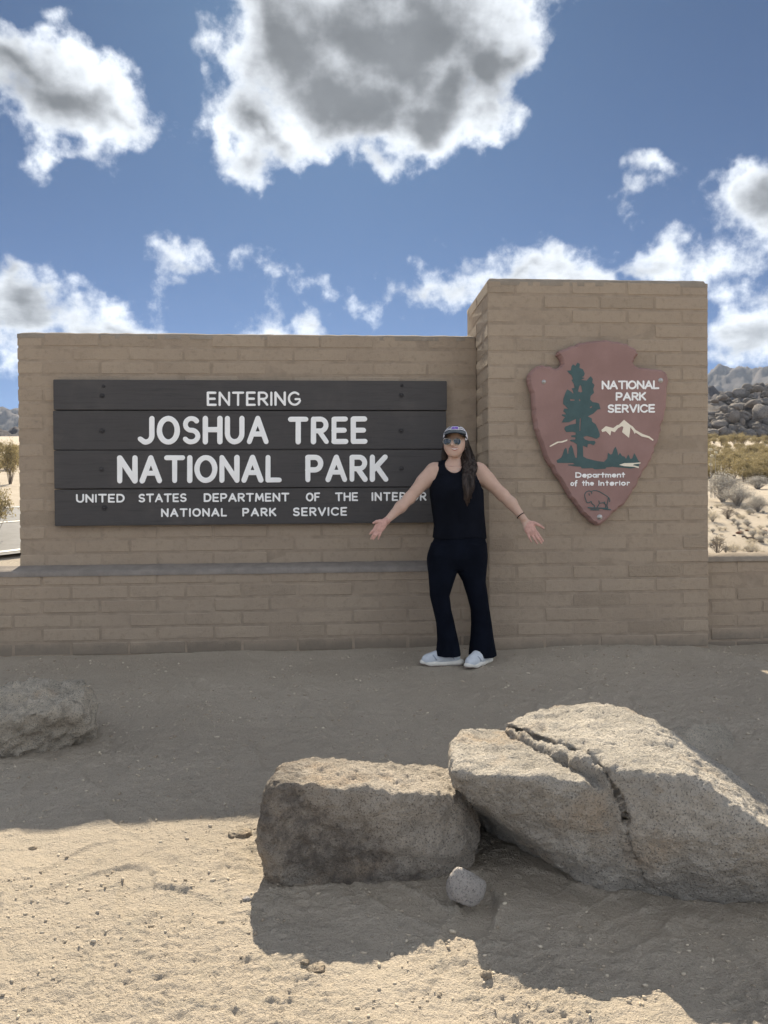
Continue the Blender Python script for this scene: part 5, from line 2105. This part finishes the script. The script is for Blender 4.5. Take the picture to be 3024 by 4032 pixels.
    L.loft([row(2240, 1692, 1908, 0.112, 0.014), row(2222, 1687, 1913, 0.128, 0.014), row(2197, 1684, 1917, 0.140, 0.014), row(2150, 1698, 1914, 0.130, 0.008), row(2105, 1714, 1908, 0.116, 0), row(2086, 1716, 1906, 0.112, 0)], 0.02, power=2.2)
    # each leg follows the shoe it falls over
    la, ra_ = lh.lerp(lt, 0.24), rh.lerp(rt, 0.22)
    for rows, foot in (([(2140, 1700, 1800, 0.118), (2180, 1687, 1801, 0.126), (2215, 1684, 1801, 0.120), (2250, 1686, 1800, 0.106), (2290, 1689, 1787, 0.088), (2346, 1693, 1770, 0.073), (2400, 1706, 1777, 0.068), (2450, 1717, 1789, 0.070), (2520, 1722, 1803, 0.078), (2579, 1716, 1814, 0.088)], la),
                       ([(2140, 1800, 1912, 0.118), (2180, 1799, 1916, 0.126), (2215, 1799, 1916, 0.120), (2250, 1800, 1914, 0.106), (2290, 1822, 1911, 0.088), (2346, 1840, 1920, 0.074), (2400, 1853, 1927, 0.068), (2450, 1856, 1935, 0.072), (2520, 1852, 1945, 0.082), (2582, 1846, 1955, 0.094)], ra_)):
        R_ = []
        for y, xl, xr, dp in rows:
            k_ = max(0.0, (y - 2215) / 365)
            cy = (foot.y - YP) * k_ ** 1.3 - 0.025 * math.sin(min(1, k_ * 1.6) * math.pi) * (1 if k_ < 0.62 else 0.4)
            a_, b_ = at(xl, y, YP + cy), at(xr, y, YP + cy)
            R_.append(((a_.z + b_.z) / 2, (a_.x + b_.x) / 2, YP + cy, (b_.x - a_.x) / 2, dp))
        L.loft(R_, 0.018, power=2.15)
    V, F = L.mesh(2)
    N = vertex_normals(V, F)
    zk = np.clip((0.62 - V[:, 2]) / 0.5, 0, 1)
    V = V + N * (0.0055 * zk * fbm(V * np.array([1.6, 1.6, 0.5]), 9, 3, 0.5, 9.0))[:, None]
    link('leggings', mesh_np('leggings', V, F, True), root, LEG)

    # ---- shoes
    for toe, heel, nm in ((lt, lh, 'l'), (rt, rh, 'r')):
        ax = Vector((toe.x - heel.x, toe.y - heel.y, 0))
        Ls = 0.235
        ax.normalize()
        sd_ = Vector((-ax.y, ax.x, 0))
        mid = (toe + heel) / 2
        z0 = ground_z(mid.x, mid.y) - 0.004
        mid = Vector((mid.x, mid.y, z0))

        def q(u, v, z):
            return mid + ax * (u * Ls / 2) + sd_ * v + Vector((0, 0, z))
        bx = [q(s_, v, 0) for s_ in (-1.5, 1.5) for v in (-0.09, 0.09)]
        l_ = (min(p.x for p in bx), min(p.y for p in bx), z0 - 0.03)
        h_ = (max(p.x for p in bx), max(p.y for p in bx), z0 + 0.19)
        up = Field(l_, h_, 0.0038)
        up.capsule(q(-0.80, 0, 0.058), q(-0.1, 0, 0.062), 0.037, 0.041, 0.02)
        up.capsule(q(-0.1, 0, 0.060), q(0.72, 0, 0.044), 0.042, 0.038, 0.03)
        up.capsule(q(0.60, 0.004, 0.042), q(0.86, 0.004, 0.037), 0.038, 0.030, 0.02)
        up.capsule(q(-0.55, 0, 0.07), q(-0.50, 0, 0.125), 0.036, 0.034, 0.03)
        up.capsule(q(-0.35, 0, 0.098), q(0.35, 0, 0.070), 0.031, 0.027, 0.02)
        V, F = up.mesh(1)
        sh = link('shoe', mesh_np('shoe', V, F, True), root, SHOE)
        so = Field(l_, h_, 0.0038)
        for u0, u1, r0, r1, za, zb in ((-0.98, -0.2, 0.041, 0.043, 0.026, 0.024), (-0.2, 0.55, 0.043, 0.047, 0.024, 0.022), (0.55, 0.92, 0.047, 0.036, 0.022, 0.028)):
            so.capsule(q(u0, 0, za), q(u1, 0, zb), r0, r1, 0.012, flat=((0, 0, 1), 0.58))
        so.capsule(q(-1.06, 0, 0.030), q(-0.9, 0, 0.026), 0.026, 0.032, 0.012, flat=((0, 0, 1), 0.6))

        def floor_(X, Y, Z):
            return (z0 + 0.002) - Z + 0 * X + 0 * Y
        so.add(floor_, l_, h_, 0.002, 'and')
        V, F = so.mesh(1)
        o = bpy.data.objects.new('sole', mesh_np('sole', V, F, True))
        o.data.materials.append(SOLE)
        COL.objects.link(o)
        o.parent = sh
        o.location = (0, 0, 0)
        for sgn in (-1, 1):
            sb = bmesh.new()
            for u0, z_a, z_b in ((-0.75, 0.052, 0.084), (-0.15, 0.050, 0.092), (0.25, 0.046, 0.080)):
                tube(sb, [q(u0, sgn * 0.0425, z_a), q(u0 + 0.10, sgn * 0.0415, (z_a + z_b) / 2), q(u0 + 0.22, sgn * 0.033, z_b)], 0.0040, 5)
            o = bpy.data.objects.new('side_stripe', mesh_bm('side_stripe', sb, True))
            o.data.materials.append(STRIPE)
            COL.objects.link(o)
            o.parent = sh
        ot = Field(l_, h_, 0.0038)
        for u0, u1, r0, r1 in ((-0.92, -0.2, 0.040, 0.042), (-0.2, 0.55, 0.042, 0.046), (0.55, 0.99, 0.046, 0.035)):
            ot.capsule(q(u0, 0, 0.004), q(u1, 0, 0.004 if u1 < 0.9 else 0.016), r0, r1, 0.008, flat=((0, 0, 1), 0.22))
        ot.add(floor_, l_, h_, 0.002, 'and')
        V, F = ot.mesh(1)
        o = bpy.data.objects.new('outsole', mesh_np('outsole', V, F, True))
        o.data.materials.append(OUTS)
        COL.objects.link(o)
        o.parent = sh
        sl = bmesh.new()
        for k in range(4):
            u = -0.02 + 0.16 * k
            pts = [q(u, v * 0.028, 0.0) for v in (-1, 0, 1)]
            top = [Vector((p.x, p.y, z0 + (0.126 - 0.017 * k) - (0.010 if i != 1 else 0))) for i, p in enumerate(pts)]
            tube(sl, top, 0.0032, 5)
        o = bpy.data.objects.new('lace', mesh_bm('lace', sl, True))
        o.data.materials.append(SOLE)
        COL.objects.link(o)
        o.parent = sh

    # ---- cap: crown, white mesh back, peak, stripes and badge
    CC = pp(1793, 1722, 0.010)
    Fd = Vector((-0.20, -0.98, 0)).normalized()
    Rd = Vector((0.98, -0.20, 0)).normalized()
    tilt = 0.10

    def cp(th, ph, k=1.0):
        """point on the crown: th from straight ahead, ph up from the band"""
        f_, s_, u_ = 0.099 * math.cos(ph) * math.cos(th), 0.0795 * math.cos(ph) * math.sin(th), 0.0745 * math.sin(ph)
        u_ += 0.006 * math.cos(th) * math.cos(ph) * (1 if ph < 1.2 else 0) + f_ * tilt * 1.6 * (1 - 0.4 * math.sin(ph))
        return CC + (Fd * f_ + Rd * s_) * k + Vector((0, 0, u_ * k))
    cap = empty_child('cap', root)

    def crown(name, t0, t1, p0, p1, mat, k=1.0, nt_=24, np_=12):
        bm = bmesh.new()
        G = [[bm.verts.new(cp(t0 + (t1 - t0) * i / nt_, p0 + (p1 - p0) * j / np_, k)) for j in range(np_ + 1)] for i in range(nt_ + 1)]
        for i in range(nt_):
            for j in range(np_):
                try:
                    bm.faces.new((G[i][j], G[i + 1][j], G[i + 1][j + 1], G[i][j + 1]))
                except ValueError:
                    pass
        me_ = mesh_bm(name, bm, True)
        o = bpy.data.objects.new(name, me_)
        me_.materials.append(mat)
        COL.objects.link(o)
        o.parent = cap
        o.location = -cap_world
        sol = o.modifiers.new('thickness', 'SOLIDIFY')
        sol.thickness = 0.003
        return o
    cap_world = root.location.copy()
    S = math.radians(62)
    crown('front_panel', -S, S, -0.06, 1.545, CAPB)
    crown('mesh_back', S, 2 * math.pi - S, -0.42, 1.545, CAPW, 1.03, 30)
    crown('lower_panel', -S, S, 0.0, 0.30, CAPG, 1.012, 30, 3)
    crown('stripe', -S, -0.34, 0.36, 0.44, CAPW, 1.014, 14, 2)
    crown('stripe', 0.34, S, 0.36, 0.44, CAPW, 1.014, 14, 2)
    crown('stripe', -S, -0.34, 0.58, 0.66, CAPW, 1.014, 14, 2)
    crown('stripe', 0.34, S, 0.58, 0.66, CAPW, 1.014, 14, 2)
    crown('badge', -0.36, 0.36, 0.28, 0.76, CAPW, 1.020, 10, 6)
    crown('badge_edge', -0.30, 0.30, 0.33, 0.66, PURP, 1.032, 10, 4)
    bm = bmesh.new()
    for k, ch in enumerate('FAN'):
        wd, sts = GLYPH[ch]
        for qn, st in enumerate(sts):
            pts = [cp(-0.24 + 0.17 * k + 0.13 * x, 0.385 + 0.21 * y, 1.046) for x, y in st]
            tube(bm, pts, 0.0021, 5)
    o = bpy.data.objects.new('badge_lettering', mesh_bm('badge_lettering', bm, True))
    o.data.materials.append(CAPW)
    COL.objects.link(o)
    o.parent = cap
    o.location = -cap_world
    bm = bmesh.new()
    G = []
    for i in range(25):
        th = -1.25 + 2.5 * i / 24
        rowv = []
        for j in range(7):
            k = 1.0 + 0.0 * j
            p = cp(th, 0.02, 1.0)
            ext = 0.074 * (math.cos(th * 0.95) ** 0.6) * j / 6
            rowv.append(bm.verts.new(p + Fd * ext + Rd * math.sin(th) * 0.006 * j / 6 + Vector((0, 0, -0.10 * ext - 0.024 * (math.sin(th) ** 2) * (0.35 + 0.65 * j / 6)))))
        G.append(rowv)
    for i in range(24):
        for j in range(6):
            bm.faces.new((G[i][j], G[i][j + 1], G[i + 1][j + 1], G[i + 1][j]))
    me_ = mesh_bm('peak', bm, True)
    me_.materials.append(CAPB)
    o = bpy.data.objects.new('peak', me_)
    COL.objects.link(o)
    o.parent = cap
    o.location = -cap_world
    sol = o.modifiers.new('thickness', 'SOLIDIFY')
    sol.thickness = 0.004

    # ---- sunglasses
    gl = empty_child('sunglasses', root)
    rim = bmesh.new()
    for cx, dy, sg in ((1761.5, -0.098, -1), (1800, -0.098, 1)):
        cc = pp(cx, 1738, dy)
        bm = bmesh.new()
        vs = []
        ring = []
        for k in range(28):
            an = 2 * math.pi * k / 28
            x, z = math.cos(an), math.sin(an)
            w = 0.0262 * x * (1 + 0.10 * z)
            h = 0.0235 * z * (1.0 if z < 0 else 0.86) - (0.0035 * x * sg if z < 0 else -0.0015 * x * sg)
            p = cc + Vector((w, 0.012 * (w / 0.026) ** 2 * 0.5 + sg * w * 0.24, h))
            ring.append(p)
            vs.append(bm.verts.new(p))
        ctr = bm.verts.new(cc + Vector((0, -0.004, 0)))
        for k in range(28):
            bm.faces.new((vs[k], vs[(k + 1) % 28], ctr))
        o = bpy.data.objects.new('lens', mesh_bm('lens', bm, True))
        o.data.materials.append(LENS)
        COL.objects.link(o)
        o.parent = gl
        o.location = -cap_world
        tube(rim, ring + [ring[0]], 0.0013, 5, False)
    tube(rim, [pp(1776, 1731, -0.094), pp(1781, 1729, -0.096), pp(1786, 1731, -0.093)], 0.0013, 5)
    tube(rim, [pp(1816, 1734, -0.074), pp(1827, 1738, -0.02), pp(1831, 1744, 0.02)], 0.0015, 5)
    tube(rim, [pp(1746, 1734, -0.082), pp(1744, 1738, -0.03), pp(1745, 1744, 0.01)], 0.0015, 5)
    o = bpy.data.objects.new('frame', mesh_bm('frame', rim, True))
    o.data.materials.append(METAL)
    COL.objects.link(o)
    o.parent = gl
    o.location = -cap_world

    # ---- long hair: a mass behind the neck, a long lock over the far shoulder, loose strands
    Hf = Field((0.60, YP - 0.24, 0.88), (1.20, YP + 0.20, 1.62), 0.0045)
    Hf.ellipsoid(pp(1795, 1745, 0.035), (0.079, 0.088, 0.080), 0.01)
    Hf.capsule(pp(1793, 1760, 0.075), pp(1800, 1850, 0.095), 0.070, 0.062, 0.02, flat=((0, 1, 0), 0.6))
    locks = [([(1824, 1726, 0.030), (1836, 1770, 0.010), (1845, 1810, -0.03), (1848, 1848, -0.085), (1842, 1886, -0.124), (1846, 1925, -0.138), (1838, 1962, -0.135), (1840, 1992, -0.130)],
              [0.020, 0.022, 0.022, 0.020, 0.019, 0.015, 0.010, 0.002]),
             ([(1832, 1735, 0.05), (1847, 1785, 0.03), (1862, 1820, -0.02), (1867, 1848, -0.080), (1858, 1886, -0.120), (1861, 1918, -0.132), (1852, 1945, -0.132), (1856, 1962, -0.130)],
              [0.018, 0.020, 0.019, 0.017, 0.015, 0.012, 0.007, 0.002]),
             ([(1818, 1788, 0.02), (1830, 1822, -0.03), (1833, 1858, -0.095), (1828, 1898, -0.128), (1834, 1936, -0.138), (1829, 1968, -0.134)], [0.018, 0.018, 0.016, 0.014, 0.010, 0.002]),
             ([(1840, 1760, 0.03), (1856, 1800, 0.0), (1858, 1838, -0.07), (1848, 1876, -0.118), (1853, 1912, -0.138), (1844, 1950, -0.142), (1847, 1978, -0.136)], [0.016, 0.017, 0.017, 0.016, 0.014, 0.010, 0.002]),
             ([(1756, 1738, 0.02), (1751, 1775, 0.015), (1751, 1812, 0.025), (1755, 1838, 0.045)], [0.015, 0.019, 0.020, 0.012]),
             ([(1764, 1780, 0.05), (1760, 1820, 0.06), (1765, 1850, 0.08)], [0.03, 0.03, 0.02])]
    for pts, rad in locks:
        C_ = curve_pts([tuple(pp(*p)) + (r_,) for p, r_ in zip(pts, rad)], len(pts) * 3)
        for a_, b_ in zip(C_[:-1], C_[1:]):
            Hf.capsule(a_[:3], b_[:3], max(a_[3], 0.003), max(b_[3], 0.003), 0.005, flat=((0, 1, 0), 0.8))
    # open in front for the face
    Hf.ellipsoid(pp(1785, 1763, -0.06), (0.0625, 0.085, 0.075), 0.01, 'cut')
    V, F = Hf.mesh(2)
    N = vertex_normals(V, F)
    V = V + N * (0.011 * fbm(V * np.array([1, 1, 0.13]), 58, 3, 0.6, 2.0))[:, None]
    hair = link('hair', mesh_np('hair', V, F, True), root, HAIR)
    bm = bmesh.new()
    r2 = random.Random(4)
    for pts, rad in locks[:5]:
        base = [tuple(pp(*p)) for p in pts]
        n_ = 44 if pts is not locks[4][0] else 18
        for s_ in range(n_):
            an = r2.uniform(0, 6.283)
            k = r2.uniform(0.85, 1.25)
            wv = r2.uniform(0, 6.28)
            P_ = []
            for i, (p, rr_) in enumerate(zip(base, rad)):
                o_ = Vector((math.cos(an) * rr_ * k, -abs(math.sin(an)) * rr_ * 0.8 * k, 0))
                P_.append(tuple(Vector(p) + o_ + Vector((0.004 * math.sin(i * 1.3 + wv), 0, r2.uniform(-0.006, 0.006)))))
            C_ = curve_pts(P_, 14)
            tube(bm, [tuple(c) for c in C_], [0.0014] * 12 + [0.0010, 0.0004], 3, False)
    # one stray curl beside the shoulder
    C_ = curve_pts([tuple(pp(*p)) for p in ((1868, 1835, -0.07), (1874, 1846, -0.09), (1873, 1862, -0.10), (1867, 1872, -0.11))], 12)
    tube(bm, [tuple(c) for c in C_], 0.0018, 4)
    o = bpy.data.objects.new('loose_strands', mesh_bm('loose_strands', bm, True))
    o.data.materials.append(HAIR)
    COL.objects.link(o)
    o.parent = hair

    # ---- small things worn
    bm = bmesh.new()
    wc, wd = pp(2050, 2030, -0.077), (pp(2061, 2043, -0.085) - pp(2012, 1981, -0.04)).normalized()
    u_ = wd.cross(Vector((0, 1, 0))).normalized()
    v_ = wd.cross(u_)
    ring = [wc + (u_ * math.cos(k * 0.2618) + v_ * math.sin(k * 0.2618)) * 0.0285 for k in range(25)]
    tube(bm, ring, 0.0030, 6, False)
    link('hair_tie_bracelet', mesh_bm('hair_tie_bracelet', bm, True), root, CAPB)
    bm = bmesh.new()
    C_ = curve_pts([tuple(pp(*p)) for p in ((1757, 1832, -0.025), (1763, 1848, -0.07), (1776, 1857, -0.092), (1792, 1856, -0.094), (1812, 1846, -0.07), (1823, 1833, -0.025))], 22)
    tube(bm, [tuple(c) for c in C_], 0.0012, 5)
    link('necklace', mesh_bm('necklace', bm, True), root, METAL)
    bm = bmesh.new()
    bmesh.ops.create_uvsphere(bm, u_segments=8, v_segments=6, radius=0.0042)
    bmesh.ops.translate(bm, verts=bm.verts, vec=pp(1831, 1768, -0.004))
    link('earring', mesh_bm('earring', bm, True), root, TEETH)


def empty_child(name, root):
    o = empty(name)
    o.parent = root
    return o


def mat_cloth(name, col):
    m, t, b = new_mat(name, 0.9, 0.08)
    g = obj_co(t)
    w = t.noise(g, 900, 2, 0.6)
    a = t.noise(g, 9, 3, 0.6)
    c = t.mix(t.mapr(a, 0.3, 0.7), tuple(x * 0.8 for x in col), tuple(x * 1.25 for x in col))
    t.l(c, b.inputs['Base Color'])
    b.inputs['Sheen Weight'].default_value = 0.0
    t.l(t.bump(w, 0.3, 0.001), b.inputs['Normal'])
    return m


def mat_hair():
    m, t, b = new_mat('dark_brown_hair', 0.5, 0.35)
    g = obj_co(t)
    st = t.vmath('MULTIPLY', g, (1, 1, 0.10)).outputs[0]
    n = t.noise(st, 260, 4, 0.65)
    sep = t.n('ShaderNodeSeparateXYZ')
    t.l(g, sep.inputs[0])
    low = t.mapr(sep.outputs[2], 1.25, 0.98)
    c = t.mix(low, (0.020, 0.013, 0.0105), (0.062, 0.038, 0.028))
    c = t.mix(t.math('MULTIPLY', t.mapr(n, 0.45, 0.7), 0.6), c, (0.085, 0.054, 0.040))
    t.l(c, b.inputs['Base Color'])
    t.l(t.bump(n, 0.6, 0.004), b.inputs['Normal'])
    return m


build_person()
